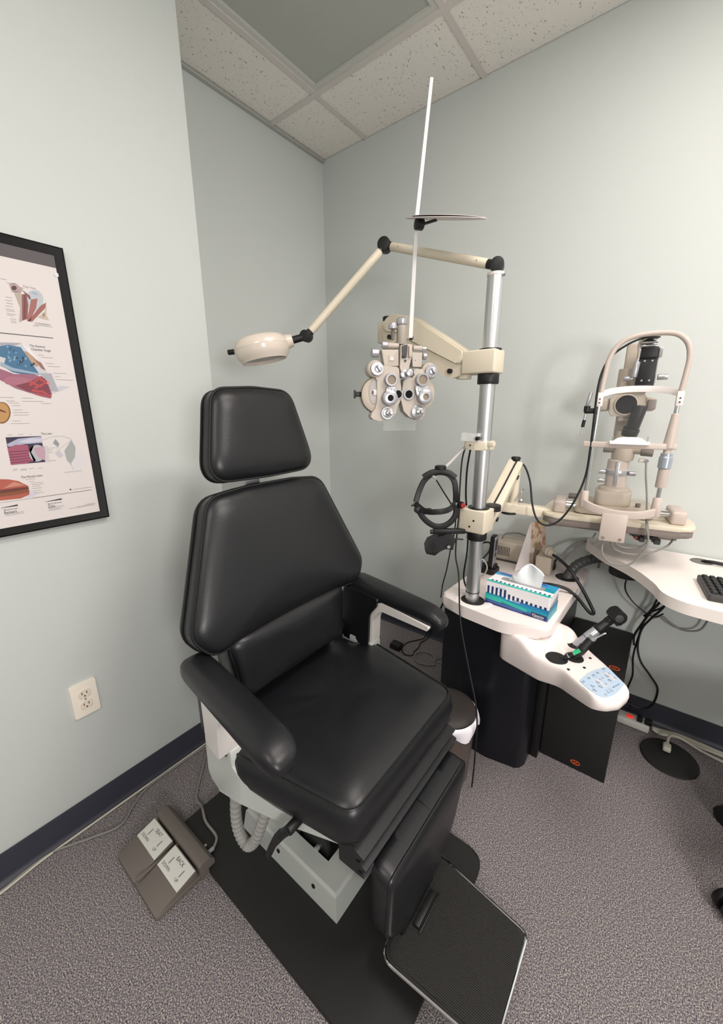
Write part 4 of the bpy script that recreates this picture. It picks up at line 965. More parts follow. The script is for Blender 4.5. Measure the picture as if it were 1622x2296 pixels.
part('pivot_knob', MB().cyl(p1 + Vector((0, -.005, .012)), p1 + Vector((0, -.005, .030)), .016, seg=22, bev=.002), 'black', la)
for c_ in (p0 + sd * .0305 - d * .006, p1 + sd * .028 - d * .05): part('bolt_cap', MB().cyl(c_, c_ + sd * .004, .009, seg=16), 'black', la)
b = MB(); q = [p0 + up_ * (.027), p0.lerp(p1, .5) + up_ * .028 + sd * .003, p1 + up_ * .026 + sd * .004, p1 + up_ * .02 + d * .02 + sd * .01]; b.tube(q, .003, 6, 5)
part('arm_cable', b, 'cordb', la)
b = MB(); b.cyl((1.300, -.365, .925), (1.300, -.365, 1.10), .017, seg=22)
b.loft([[Vector((x, y, z)) + Vector((.14, -.99, 0)) * a + Vector((0, 0, e)) for a, e in rpoly([(-.024, -.022), (.024, -.022), (.024, .018), (-.024, .018)], .007, 3)] for x, y, z in ((1.262, -.375, .957), (1.30, -.368, .953), (1.455, -.250, .925), (1.62, -.185, .905))])
be = part('support_beam', b, 'cream', st, 'cream beam under the slit lamp')
b = MB(); b.cyl((1.290, -.37, .928), (1.290, -.37, .936), .030, seg=22); part('beam_cap', b, 'black', be)
b = MB(); b.tube([(1.33, -.36, 1.03), (1.335, -.395, .995), (1.338, -.40, .992)], .004, 8, 3); b.ball((1.339, -.402, .991), .0095)
part('lock_lever', b, 'chrome', be)

# ------------------------------------------------------------------ exam lamp on the pole top
lp = thing('exam_lamp', 'cream exam lamp with round head on a jointed two-part arm above the headrest', 'lamp', (PX, PY, 1.716))
E0 = Vector((1.257, -.600, 1.742)); E1 = Vector((.838, -.590, 1.890)); E2 = Vector((.672, -.834, 1.577)); HC = Vector((.563, -.947, 1.533))
nv = Vector((.30, -.953, 0))
b = MB(); b.cyl((PX, PY, 1.714), (PX, PY, 1.722), .0255, seg=36); b.m = 1; b.cyl((PX + .024, PY - .006, 1.712), (PX + .034, PY - .008, 1.712), .004, seg=10)
part('pole_cap', b, ['greyw', 'silver'], lp)
b = MB(); b.cyl(E0 - nv * .018, E0 + nv * .022, .020, seg=28, bev=.002); b.cyl((PX, PY, 1.718), E0, .013, seg=18); b.cyl(E0, E0 + (E1 - E0).normalized() * .034, .0135, seg=18)
part('base_joint', b, 'black', lp)
d1 = (E1 - E0).normalized(); d2 = (E2 - E1).normalized()
def lamp_arm(a, c): 
    q = MB(); dd = (c - a).normalized(); q.lathe([(.0125, 0), (.0140, .004), (.0140, (c - a).length - .004), (.0125, (c - a).length)], a, dd, 22)
    q.m = 1
    for t in (.1, .9):
        m = a.lerp(c, t); q.cyl(m + nv * .0135, m + nv * .0145, .0026, seg=10)
    return q
part('lamp_arm', lamp_arm(E0 + d1 * .030, E1 - d1 * .026), ['cream', 'black'], lp)
part('lamp_arm', lamp_arm(E1 + d2 * .026, E2 - d2 * .020), ['cream', 'black'], lp)
b = MB(); b.cyl(E1 - nv * .018, E1 + nv * .022, .023, seg=28, bev=.002); b.cyl(E1, E1 + d2 * .032, .014, seg=18); b.cyl(E1, E1 - d1 * .032, .0145, seg=18)
part('elbow_joint', b, 'black', lp)
d3 = (HC - E2).normalized()
b = MB(); b.cyl(E2 - nv * .016, E2 + nv * .018, .0195, seg=26, bev=.002); b.cyl(E2, E2 - d2 * .026, .0135, seg=16); b.cyl(E2, E2 + d3 * .062, .0125, seg=18)
part('wrist_joint', b, 'black', lp)
HA = Vector((-.150, -.118, .98)).normalized()
b = MB(); b.lathe([(.004, .040), (.055, .040), (.074, .0375), (.087, .030), (.0945, .017), (.0965, .004), (.0965, .0035), (.0958, .003), (.0958, .002), (.0965, .0015), (.0950, -.012), (.090, -.026), (.082, -.036), (.0795, -.041), (.077, -.041), (.074, -.030), (.060, -.022), (.004, -.018)], HC, HA, 48)
b.cyl(HC + d3 * -.112, HC + d3 * -.085, .020, .026, seg=24)
hh = part('lamp_head', b, 'creamg', lp, 'glossy cream round lamp head')
part('lamp_glass', MB().lathe([(.002, -.030), (.073, -.030), (.073, -.027), (.002, -.027)], HC, HA, 40), 'frost', hh)
pk = Vector((-.80, -.60, -.09)).normalized()
part('switch_knob', MB().cyl(HC + pk * .090, HC + pk * .122, .009, seg=16, bev=.001), 'black', hh)
# ------------------------------------------------------------------ phoropter
ph = thing('phoropter', 'beige and silver phoropter with lens dials hanging from the upper cream arm', 'phoropter', (1.030, -.754, 1.30))
MT['scale_grey'] = mat('scale_grey', (168, 164, 160), 0.45)
MT['phgrey'] = mat('phoropter_enamel', (180, 171, 160), 0.4)
MPh = frame((1.030, -.754, 1.434), (.642, .767, 0), (0, 0, 1))
def q(X, Y, d=0.0): return (((X - 888) * .000188 - .2075 * d) / .978, -(Y - 772) * .000188, d)
def q2(pts, d): return [q(x, y, d)[:2] for x, y in pts]
R = .000188
D0 = .014
# rear battery discs
for (X, Y, rad) in ((445, 1110, 300), (1150, 1090, 300)):
    c = q(X, Y, -.012)
    b = MB(MPh); b.lathe([(rad * R, -.030), (rad * R + .002, -.028), (rad * R + .002, -.018), (rad * R, -.016), (rad * R - .003, -.0155), (rad * R - .003, -.010), (rad * R, -.009), (rad * R, .002), (rad * R - .012, .006), (rad * R - .03, .006)], (c[0], c[1], 0), (0, 0, 1), 48)
    part('lens_disc', b, 'beige', ph, 'round beige lens housing')
    b = MB(MPh); b.lathe([(rad * R - .0025, -.0150), (rad * R + .0006, -.0140), (rad * R + .0006, -.0110), (rad * R - .0025, -.0100)], (c[0], c[1], 0), (0, 0, 1), 48, cap=False)
    part('housing_groove', b, 'black', ph)
# front plates
left = [(430, 560), (545, 640), (800, 655), (820, 830), (850, 1000), (850, 1180), (790, 1300), (760, 1420), (640, 1530), (470, 1550), (330, 1510), (320, 1440), (400, 1330), (430, 1200), (425, 850), (300, 740)]
right = [(890, 850), (1000, 820), (1090, 830), (1050, 680), (1240, 680), (1330, 800), (1380, 1000), (1300, 1300), (1270, 1500), (1170, 1540), (1000, 1480), (900, 1380), (850, 1200), (870, 1000)]
part('front_plate', MB(MPh).prism(rpoly(q2(left, D0), .006, 4), -.026, D0, .005, 3), 'phgrey', ph)
part('front_plate', MB(MPh).prism(rpoly(q2(right, D0), .006, 4), -.026, D0, .005, 3), 'phgrey', ph)
# left window with scale
b = MB(MPh); b.prism(rpoly(q2([(350, 860), (425, 870), (425, 1220), (360, 1285), (300, 1180), (285, 1060), (300, 950)], .006), .006, 4), .003, .0085, .001)
b.m = 1; c = q(390, 1070, .008); b.box((c[0], c[1], .009), (.014, .017, .004), .001); b.m = 2; b.box((c[0] - .007, c[1], .0112), (.004, .010, .001))
part('power_scale', b, ['scale_grey', 'paper', 'ink'], ph)
def dial_ring(X, Y, rad, hole, d, h, mats=('silver', 'lens', 'ink'), tick=28):
    c = q(X, Y, d + h); b = MB(MPh)
    b.lathe([(rad * R * .95, d), (rad * R, d + .001), (rad * R, d + h - .001), (rad * R * .94, d + h), (hole * R * 1.08, d + h), (hole * R, d + h - .0012), (hole * R, d + h - .004)], (c[0], c[1], 0), (0, 0, 1), 40, cap=False)
    b.m = 1; b.lathe([(.0001, d + h - .004), (hole * R, d + h - .004), (hole * R, d + h - .005), (.0001, d + h - .005)], (c[0], c[1], 0), (0, 0, 1), 28)
    b.m = 2
    for k in range(tick):
        a = 2 * PI * k / tick; r0 = rad * R * .76; r1 = rad * R * (.88 if k % 2 else .91)
        n = Vector((-math.sin(a), math.cos(a))) * .00035; e = Vector((math.cos(a), math.sin(a)))
        p0 = Vector(c[:2]) + e * r0; p1 = Vector(c[:2]) + e * r1
        b.poly([p0 + n, p1 + n, p1 - n, p0 - n], None, d + h + .0002)
    return b, mats
def knob(X, Y, rad, d, h, point=False):
    c = q(X, Y, d + h * .7); b = MB(MPh)
    b.lathe([(rad * R * .9, d), (rad * R, d + .001), (rad * R, d + h * .3), (rad * R * .8, d + h * .34)], (c[0], c[1], 0), (0, 0, 1), 28)
    if point:
        b.box((c[0], c[1], d + h * .65), (rad * R * .7, rad * R * 1.7, h * .7), .001, 2, Matrix.Translation((c[0], c[1], 0)) @ Matrix.Rotation(.6, 4, 'Z') @ Matrix.Translation((-c[0], -c[1], 0)))
    else: b.lathe([(rad * R * .62, d + h * .3), (rad * R * .62, d + h * .95), (rad * R * .52, d + h)], (c[0], c[1], 0), (0, 0, 1), 24)
    return b
for X, Y in ((430, 690), (1375, 715)):                    # strong sphere dials on their drums
    c = q(X - 25, Y, .018)
    b = MB(MPh); b.lathe([(128 * R, -.036), (140 * R, -.030), (140 * R, .010), (118 * R, .014)], (c[0], c[1], 0), (0, 0, 1), 40)
    dr = part('dial_drum', b, 'beige', ph)
    bb, mm = dial_ring(X, Y, 112, 40, .012, .010, ('silver', 'silver', 'ink'), 16); part('dial', bb, mm, dr, 'silver dial with dots')
    part('dial_knob', knob(X + 28, Y, 62, .020, .020, True), 'silver', dr)
for nm, X, Y, rad, hole, d, h, lensm in (('cylinder_lens', 672, 868, 105, 72, D0, .020, 'lensb'), ('cylinder_lens', 1215, 862, 110, 76, D0, .020, 'lensb'),
        ('rotary_prism', 655, 1165, 125, 50, D0, .026, 'lens'), ('rotary_prism', 1275, 1145, 125, 50, D0, .026, 'lensb'),
        ('eye_aperture', 795, 1100, 84, 62, D0, .005, 'lens'), ('eye_aperture', 985, 1100, 98, 64, D0, .005, 'lens'),
        ('cylinder_dial', 610, 1415, 112, 60, D0, .006, 'silver'), ('cylinder_dial', 1150, 1398, 118, 62, D0, .006, 'silver')):
    bb, mm = dial_ring(X, Y, rad, hole, d, h, ('silver', lensm, 'ink'))
    o = part(nm, bb, mm, ph)
    if nm == 'cylinder_dial':
        part('dial_knob', knob(X + 10, Y - 5, 80, D0 + .006, .014), 'chrome', o)
        part('dial_knob', knob(X + 55, Y - 12, 52, D0 + .014, .020), 'silver', o)
for pts in ([(600, 980), (740, 980), (760, 1060), (700, 1180), (560, 1120)], [(1085, 960), (1300, 960), (1370, 1080), (1250, 1180), (1120, 1120)]):
    part('loupe_arm', MB(MPh).prism(rpoly(q2(pts, .028), .005, 4), D0, .028, .002), 'silver', ph)
for X, Y in ((702, 1028), (1165, 1035)):
    c = q(X, Y, .031); part('stud', MB(MPh).cyl((c[0], c[1], .026), (c[0], c[1], .032), .0052, seg=18, bev=.001), 'silver', ph)
# upper mechanism
b = MB(MPh)
b.prism(rpoly(q2([(500, 385), (790, 375), (800, 640), (550, 650)], .012), .003, 3), -.020, .012, .002)
o = part('upper_housing', b, 'phgrey', ph)
b = MB(MPh); c = q(665, 515, .013); b.box((c[0], c[1], .0125), (.018, .017, .002), .0005); b.m = 1; b.box((c[0] + .002, c[1] - .002, .0138), (.011, .010, .001))
part('level_vial', b, ['beige', 'paper'], o)
o = part('upper_housing', MB(MPh).prism(rpoly(q2([(1020, 415), (1210, 420), (1200, 650), (1040, 650)], .012), .003, 3), -.020, .012, .002), 'phgrey', ph)
b = MB(MPh); c = q(1085, 545, .013); b.box((c[0], c[1], .0125), (.012, .006, .001)); b.m = 1; b.box((c[0], c[1] + .001, .0130), (.008, .002, .001)); part('scale_window', b, ['paper', 'ink'], o)
b = MB(MPh); b.prism(rpoly(q2([(820, 310), (940, 290), (1030, 290), (1020, 480), (960, 700), (930, 830), (860, 830), (815, 660)], .018), .003, 3), -.016, .018, .002)
o = part('centre_bracket', b, 'phgrey', ph)
b = MB(MPh); b.prism(rpoly(q2([(845, 320), (940, 300), (925, 510), (850, 520)], .022), .002, 3), .016, .022, .001); c = q(870, 490, .026); b.ball((c[0], c[1], .024), .004); c = q(905, 557, .020); b.cyl((c[0], c[1], .016), (c[0], c[1], .0195), .0042, seg=16)
part('card_clip', b, 'dgrey', o)
b = MB(MPh); c = q(985, 410, .024); b.box((c[0], c[1], .022), (.010, .034, .008), .002); part('clip_lever', b, 'beige', o)
b = MB(MPh); c = q(905, 770, .03); b.cyl((c[0], c[1], .012), (c[0], c[1], .024), .0135, seg=24, bev=.002); c = q(975, 760, .045); b.lathe([(.006, .022), (.006, .03), (.0105, .031), (.0115, .034), (.0105, .046), (.007, .047)], (c[0], c[1], 0), (0, 0, 1), 24)
part('pupil_distance_knob', b, 'silver', o)
for X0, X1, Y in ((600, 790, 308), (1040, 1200, 340)):
    a = q(X0, Y, 0); c = q(X1, Y + 4, 0)
    part('cross_bar', MB(MPh).cyl((a[0], a[1], 0), (c[0], c[1], 0), .0088, seg=22, bev=.001), 'phgrey', ph)
def side_knob(X0, X1, Y, r):
    a = q(X0, Y, 0); c = q(X1, Y, 0); b = MB(MPh)
    b.lathe([(r * .85, 0), (r, .0015), (r, abs(c[0] - a[0]) - .0015), (r * .85, abs(c[0] - a[0]))], (a[0], a[1], 0), (1, 0, 0), 20); return b
for X0, X1, Y, r in ((505, 600, 300, .011), (1200, 1275, 348, .0085), (330, 450, 430, .0135), (1215, 1285, 465, .011)):
    part('adjusting_knob', side_knob(X0, X1, Y, r), 'silver', ph)
a = q(845, 0, -.004)
b = MB(MPh); b.cyl((a[0], q(0, 290)[1], -.004), (a[0], q(0, -15)[1], -.004), .0165, seg=28, bev=.001); o = part('mounting_post', b, mat('post_grey', (158, 150, 140), 0.4), ph)
b = MB(MPh); b.lathe([(.010, 0), (.0165, .001), (.018, .004), (.018, .018), (.014, .022)], (a[0], q(0, -15)[1], -.004), (0, 1, 0), 24); part('post_knob', b, 'silver', o)
a = q(690, 0, .0)
b = MB(MPh); b.cyl((a[0], q(0, 220)[1], 0), (a[0], q(0, 40)[1], 0), .0055, seg=16); b.m = 1; b.lathe([(.006, 0), (.0135, .002), (.0145, .008), (.012, .018), (.006, .020)], (a[0], q(0, 60)[1], 0), (0, 1, 0), 22)
part('tilt_knob', b, ['taupe', 'silver'], ph)
# yoke that joins the mounting post to the end of the arm
b = MB(); w0 = MPh @ Vector((q(845, 0, -.004)[0], q(0, 250)[1], -.02)); w1 = Vector((.845, -.592, 1.556))
b.tube([w0, (w0.x - .03, w0.y + .03, w0.z), (.86, -.60, w0.z + .005)], .012, 12, 5); b.cyl((.8436, -.5795, 1.485), (.8436, -.5795, 1.556), .014, seg=20)
part('yoke', b, 'beige', ph)
# black side clip and clear shield
b = MB(MPh); c = q(80, 1095, -.02); b.box((c[0] + .004, c[1], -.02), (.018, .016, .010), .002); b.box((c[0] - .007, c[1], -.02), (.005, .026, .012), .001); part('side_clip', b, 'black', ph)
MT['shield'] = mat('clear_shield', (228, 233, 230), 0.12, alpha=0.10)
b = MB(MPh); b.box2((-.056, -.180, -.036), (.060, -.09, -.0345), .0005, 1); part('breath_shield', b, 'shield', ph, 'clear plastic breath shield')
# near point rod with its reading card
b = MB(); n = Vector((.767, -.642, 0)); u = Vector((.642, .767, 0))
b.loft([[c + u * a + n * e for a, e in rpoly([(-w, -.003), (w, -.003), (w, .003), (-w, .003)], .001, 2)] for c, w in ((Vector((1.045, -.741, 1.545)), .0066), (Vector((1.053, -.736, 1.873)), .0058), (Vector((1.079, -.720, 2.205)), .0046))])
part('near_point_rod', b, 'rodw', ph, 'translucent upright near point rod')
b = MB(); b.lathe([(.001, 0), (.118, 0), (.1185, .0008), (.118, .0016), (.001, .0016)], (1.126, -.694, 1.867), (.205, -.24, .865), 48)
b.lathe([(.001, .004), (.108, .004), (.108, .0048), (.001, .0048)], (1.133, -.690, 1.8655), (.21, -.215, .865), 40)
rc = thing('reading_card', 'thin round white near reading card level on the upright rod', 'reading card', (1.060, -.732, 1.85))
part('card_disc', b, 'paper', rc, 'round white card disc')
b = MB(); b.cyl((1.058, -.748, 1.855), (1.070, -.728, 1.855), .0150, seg=26, bev=.002); b.box((1.058, -.735, 1.857), (.016, .018, .024), .003); b.box((1.085, -.718, 1.861), (.05, .012, .004), .001)
part('card_holder', b, 'black', rc, 'black card holder knob')
# ------------------------------------------------------------------ binocular head-worn scope on the hook
hs = thing('headband_scope', 'black head-worn examination scope hanging from the hook rod beside the pole', 'headset', (1.138, -.69, .87))
MT['scope'] = mat('dark_grey_scope', (27, 27, 29), 0.42)
MHs = frame((1.138, -.690, 1.0105), (.787, .617, 0), (0, 0, 1))
S2 = .0001833
def hq(X, Y, d=0.0): return Vector(((X - 700) * S2, -(Y - 850) * S2, d))
def strap(pts, w, t, res=6, closed=False, up=(0, 0, 1)):
    return MB(MHs).sweep([hq(*p) for p in pts], rpoly([(-t, -w), (t, -w), (t, w), (-t, w)], min(t, w) * .5, 3), res, closed, up)
# band over the head and band round the brow, joined at the temples
b = strap([(300, 850, .0), (360, 640, -.005), (450, 440, -.006), (590, 310, -.004), (740, 275, 0), (890, 310, .004), (1000, 440, .006), (1040, 640, .006), (1060, 850, .0)], .0045, .0095)
part('crown_band', b, 'black', hs)
b = strap([(430, 370, -.004), (570, 285, -.002), (740, 255, 0), (900, 285, .003), (1020, 370, .005)], .008, .0095); part('crown_pad', b, 'black', hs)
b = strap([(290, 870, .0), (430, 940, .055), (640, 930, .075), (860, 900, .065), (1030, 850, .01)], .0030, .0095, 6, False, (0, 0.01, 1))
part('brow_band', b, 'scope', hs)
b = strap([(300, 860, .0), (400, 1080, .0), (540, 1240, .0), (720, 1330, .0), (920, 1290, .0), (1060, 1130, .0), (1085, 920, .0)], .006, .0098); part('rear_band', b, 'black', hs)
b = MB(MHs); c = hq(740, 185, .0); b.lathe([(.016, -.007), (.0195, -.005), (.0195, .005), (.016, .007)], c, (0, 1, 0), 24); part('size_knob', b, 'black', hs)
b = MB(MHs); c = hq(320, 960, .02); b.lathe([(.010, -.004), (.013, 0), (.012, .016), (.009, .018)], c, (.2, 0, 1), 20); b.box(hq(480, 960, .045), (.028, .022, .004), .003); b.box(hq(240, 895, .01), (.012, .006, .008), .002); part('temple_knob', b, 'black', hs)
b = MB(MHs); c = hq(1120, 880, .012); b.cyl(c, c + Vector((.006, 0, .012)), .0125, seg=20); o = part('power_knob', b, 'black', hs)
b = MB(MHs); c = c + Vector((.007, 0, .013)); b.cyl(c, c + Vector((.002, 0, .004)), .0095, seg=20, bev=.001); part('knob_cap', b, 'red', o, 'red knob cap')
b = MB(MHs); b.box(hq(950, 1405, .01), (.112, .018, .020), .003); b.cyl(hq(590, 1420, .01), hq(680, 1420, .01), .008, seg=16); b.cyl(hq(1180, 1410, .01), hq(1290, 1400, .01), .0095, seg=16); b.cyl(hq(1060, 1560, .012), hq(1230, 1575, .012), .0028, seg=8); b.box(hq(830, 1450, .006), (.03, .02, .016), .003)
part('optics_bar', b, 'black', hs)
b = MB(MHs); b.prism(rpoly([tuple(hq(x, y)[:2]) for x, y in ((560, 1590), (740, 1500), (900, 1440), (1000, 1450), (1080, 1590), (1040, 1660), (1035, 1770), (880, 1745), (790, 1790), (690, 1885), (520, 1850), (505, 1720))], .002, 2), -.022, .026, .004, 2)
ob_ = part('optics_block', b, 'scope', hs, 'dark grey optics housing')
b = MB(MHs)
for k in range(3):
    a = hq(620 + k * 24, 1740 - k * 42, .027); b.box(a, (.0035, .024, .002), .0005, 1, Matrix.Translation(a) @ Matrix.Rotation(.5, 4, 'Z') @ Matrix.Translation(-a))
part('vent_slot', b, 'black', ob_)
b = MB(MHs); b.cyl(hq(935, 1690, .022), hq(935, 1690, .031), .008, seg=18); b.m = 1; b.cyl(hq(935, 1690, .0305), hq(935, 1690, .0318), .0058, seg=18); part('objective_lens', b, ['black', 'silver'], ob_)
b = MB().tube([(1.138, -.70, 1.09), (1.15, -.66, 1.04), (1.168, -.63, .99), (1.18, -.62, .94), (1.188, -.645, .89), (1.19, -.67, .84), (1.180, -.672, .76), (1.168, -.672, .70), (1.160, -.664, .642)], .0024, 6, 6)
part('cord', b, 'cordb', hs, 'thin black cord down to the tray')
b = MB().tube([(1.192, -.60, 1.196), (1.190, -.618, 1.15), (1.193, -.628, 1.04), (1.200, -.640, .96), (1.206, -.661, .829), (1.228, -.672, .752), (1.262, -.712, .60), (1.323, -.757, .456), (1.376, -.795, .329), (1.384, -.803, .157), (1.376, -.785, .012)], .0030, 6, 6)
solo('hanging_cord', b, 'cordb', 'long black cord hanging from the pole bracket past the tray down to the bin', 'cord')
b = MB().tube([(1.205, -.585, 1.196), (1.203, -.600, 1.12), (1.198, -.585, 1.03), (1.196, -.560, .96), (1.199, -.545, .90), (1.205, -.555, .80), (1.200, -.560, .70), (1.215, -.545, .640)], .0036, 6, 6)
solo('bracket_cord', b, 'cordb', 'black cord running close behind the pole from the bracket to the tray', 'cord')

# ------------------------------------------------------------------ handpieces in the console wells
h1 = thing('pen_light', 'thin black pen handpiece with green band in the nearest console well', 'handpiece', (1.578, -.672, .567))
a = Vector((1.576, -.676, .560)); c = Vector((1.628, -.655, .606)); d = (c - a).normalized()
part('barrel', MB().cyl(a, c - d * .022, .0062, seg=18), 'black', h1)
b = MB(); b.cyl(c - d * .040, c - d * .037, .0068, seg=18); b.cyl(c - d * .022, c - d * .020, .0068, seg=18); part('ring', b, 'silver', h1)
part('colour_band', MB().cyl(c - d * .020, c, .0064, .0058, seg=18), 'green', h1, 'green end band')
h2 = thing('retinoscope', 'black barrelled handpiece with bright lever in the middle console well', 'handpiece', (1.611, -.642, .567))
a = Vector((1.611, -.642, .560)); c = Vector((1.652, -.618, .640)); d = (c - a).normalized()
b = MB(); b.lathe([(.0125, 0), (.0125, .03), (.0138, .034), (.0138, .055), (.0115, .06), (.0115, .085), (.008, .094)], a, d, 24); part('barrel', b, 'black', h2)
part('collar', MB().lathe([(.0105, -.004), (.0115, 0), (.0115, .006)], c - d * .002, d, 22), 'silver', h2)
b = MB(); b.cyl(c + Vector((.002, .0, -.004)), c + Vector((.032, .010, .024)), .0032, seg=12, bev=.0008); part('lever', b, 'chrome', h2, 'bright metal lever')
h3 = thing('ophthalmoscope', 'large handpiece with silver barrel and black head in the far console well', 'handpiece', (1.603, -.557, .567))
a = Vector((1.603, -.557, .560)); c = Vector((1.704, -.498, .690)); d = (c - a).normalized()
b = MB(); b.lathe([(.0135, 0), (.0135, .045), (.0145, .046), (.0145, .085), (.0135, .087)], a, d, 26); part('barrel', b, 'silver', h3, 'silver barrel')
b = MB(); b.lathe([(.0140, .086), (.0150, .088), (.0150, .10), (.0130, .104), (.0125, .125), (.011, .130)], a, d, 24); b.cyl(a + d * .045, a + d * .0465, .0149, seg=24); part('grip', b, 'black', h3)
MH3 = frame(a + d * .15, d, Vector((0, 0, 1)))
b = MB(MH3); b.box((-.012, 0, 0), (.03, .022, .022), .004); b.prism(rpoly([(-.008, -.022), (.022, -.024), (.036, -.010), (.036, .012), (.018, .022), (-.004, .018)], .006, 4), -.020, .020, .004, 2)
o = part('head', b, 'black', h3, 'black scope head')
b = MB(MH3); b.cyl((.012, 0, .019), (.012, 0, .023), .013, seg=22, bev=.001); b.box((-.006, -.024, 0), (.010, .006, .02), .002); part('lens_wheel', b, 'dgrey', o)

# ------------------------------------------------------------------ tissue box with a tissue
tx = thing('tissue_box', 'teal and white striped tissue box with a tissue pulled up, on the white tray', 'tissue box', (1.408, -.545, .638))
TA = math.atan2(-.012, .212)
MTb = frame((1.300, -.590, .6382), (math.cos(TA), math.sin(TA), 0), (-math.sin(TA), math.cos(TA), 0))
LT, WT, HT = .218, .104, .087
cols = dict(w=(236, 234, 236), teal=(20, 150, 170), blue=(28, 128, 176), navy=(30, 50, 100), green=(46, 176, 164), dnavy=(34, 44, 88), lblue=(52, 150, 200), violet=(70, 90, 160))
ck = list(cols); TM = [mat('carton_print_' + 'abcdefghijk'[i], cols[k], 0.35) for i, k in enumerate(ck)]
b = MB(MTb); b.box2((0, 0, 0), (LT, WT, HT), .0012, 1)
def face(side):
    if side == 'f': return frame((0, -.0004, 0), (1, 0, 0), (0, 0, 1))
    if side == 'r': return frame((LT + .0004, 0, 0), (0, 1, 0), (0, 0, 1))
    return frame((0, 0, HT + .0004), (1, 0, 0), (0, 1, 0))
def fp(side, k, pts, dz=0.0): b.m = ck.index(k); b.poly(pts, face(side), dz)
def fr(side, k, u0, v0, u1, v1, dz=0.0): fp(side, k, [(u0, v0), (u1, v0), (u1, v1), (u0, v1)], dz)
fr('f', 'navy', 0, 0, LT, .014); fp('f', 'violet', [(0, .010), (.10, .004), (LT, .0), (LT, .012), (.14, .016), (0, .022)], .0001)
fr('f', 'teal', 0, .014, LT, .042, .0001); fp('f', 'green', [(0, .018), (.06, .016), (.06, .022), (.15, .012), (.15, .022), (.05, .034), (0, .034)], .0002)
fp('f', 'blue', [(.06, .034), (.10, .030), (LT, .026), (LT, .042), (.06, .042)], .0002)
fp('f', 'dnavy', [(.13, .0), (.19, .0), (.17, .008), (.14, .008)], .0002)
for k in range(14):
    u = .006 + k * .0152; tall = .030 - .0012 * k if k > 5 else .030
    h0 = .040 - (0.0 if k < 6 else 0.0)
    fr('f', 'navy', u, .040, u + .0076, .040 + (.030 if k < 5 else max(.010, .026 - .0016 * k)), .0003)
    if k in (5, 6): fr('f', 'w', u - .0076, .036, u, .044, .0003)
b.m = ck.index('teal'); b.text('soft & strong', .006, face('f') @ Matrix.Translation((.045, .070, .0005)), sx=.9)
b.m = ck.index('w'); b.text('everyday', .010, face('f') @ Matrix.Translation((.092, .036, .0005)), sx=.9)
fp('f', 'dnavy', [(.165, .004), (.214, .002), (.214, .019), (.165, .021)], .0004)
b.m = ck.index('w'); b.text('Kleenex', .0135, face('f') @ Matrix.Translation((.1685, .0075, .0007)), sx=.86)
fp('f', 'w', [(.172, .0045), (.205, .0035), (.205, .0045), (.172, .0055)], .0006)
fr('r', 'teal', 0, .0, WT, .042); fp('r', 'blue', [(0, .02), (WT, .03), (WT, .042), (0, .042)], .0001); fp('r', 'green', [(.02, .0), (WT, .004), (WT, .016), (.05, .010)], .0001)
for k in range(6): fr('r', 'navy', .012 + k * .0155, .040, .012 + k * .0155 + .006, .050 + .0035 * k, .0003)
fr('t', 'green', 0, .0, LT, .014); fr('t', 'w', 0, .014, LT, .030)
for k in range(14): fr('t', 'navy', .012 + k * .0150, .014, .012 + k * .0150 + .007, .022 + .001 * (k % 3), .0002)
fp('t', 'lblue', [(0, .075), (.08, .082), (LT, .06), (LT, WT), (0, WT)]); fp('t', 'violet', [(.02, .09), (LT - .03, .085), (LT - .05, WT), (.0, WT)], .0002); fp('t', 'teal', [(.16, .045), (LT, .040), (LT, .066), (.17, .07)], .0001)
part('carton', b, TM, tx, 'printed carton in teal, navy and white')
b = MB(MTb); b.prism(rpoly([(.035, .040), (.185, .040), (.185, .068), (.035, .068)], .013, 5), HT + .0004, HT + .0011); part('opening', b, mat('opening_film', (150, 150, 152), 0.4), tx, 'grey oval opening')
b = MB(MTb); N = 26; rows = []
for i in range(9):
    t = i / 8.0; row = []
    for j in range(N):
        s = j / (N - 1.0)
        xx = .052 + (.118) * s + (.012 * math.sin(5 * s + 2) * t) ; prof_ = .012 + .022 * min(1, s / .15) + .050 / (1 + math.exp(-(s - .52) / .05)) * (1 - .55 * max(0, (s - .78) / .22) ** 1.5)
        zz = HT - .006 + prof_ * t
        yy = .054 + .010 * math.sin(9 * s + 1.5) * t + .006 * math.sin(21 * s) * t * t - .014 * (t ** 2) * math.sin(3 * s)
        row.append((xx, yy, zz))
    rows.append(row)
vs = [p for r in rows for p in r]; fs = [[i * N + j, i * N + j + 1, (i + 1) * N + j + 1, (i + 1) * N + j] for i in range(8) for j in range(N - 1)]
off = len(vs); vs += [(x, y + .0012 + .010 * ((z - HT) / .09), z) for x, y, z in vs]; fs += [[k + off for k in f[::-1]] for f in fs]
fs += [[8 * N + j, 8 * N + j + 1, off + 8 * N + j + 1, off + 8 * N + j] for j in range(N - 1)]
b.mesh(vs, fs); part('tissue', b, 'tissue', tx, 'white tissue pulled up from the box', ang=80)

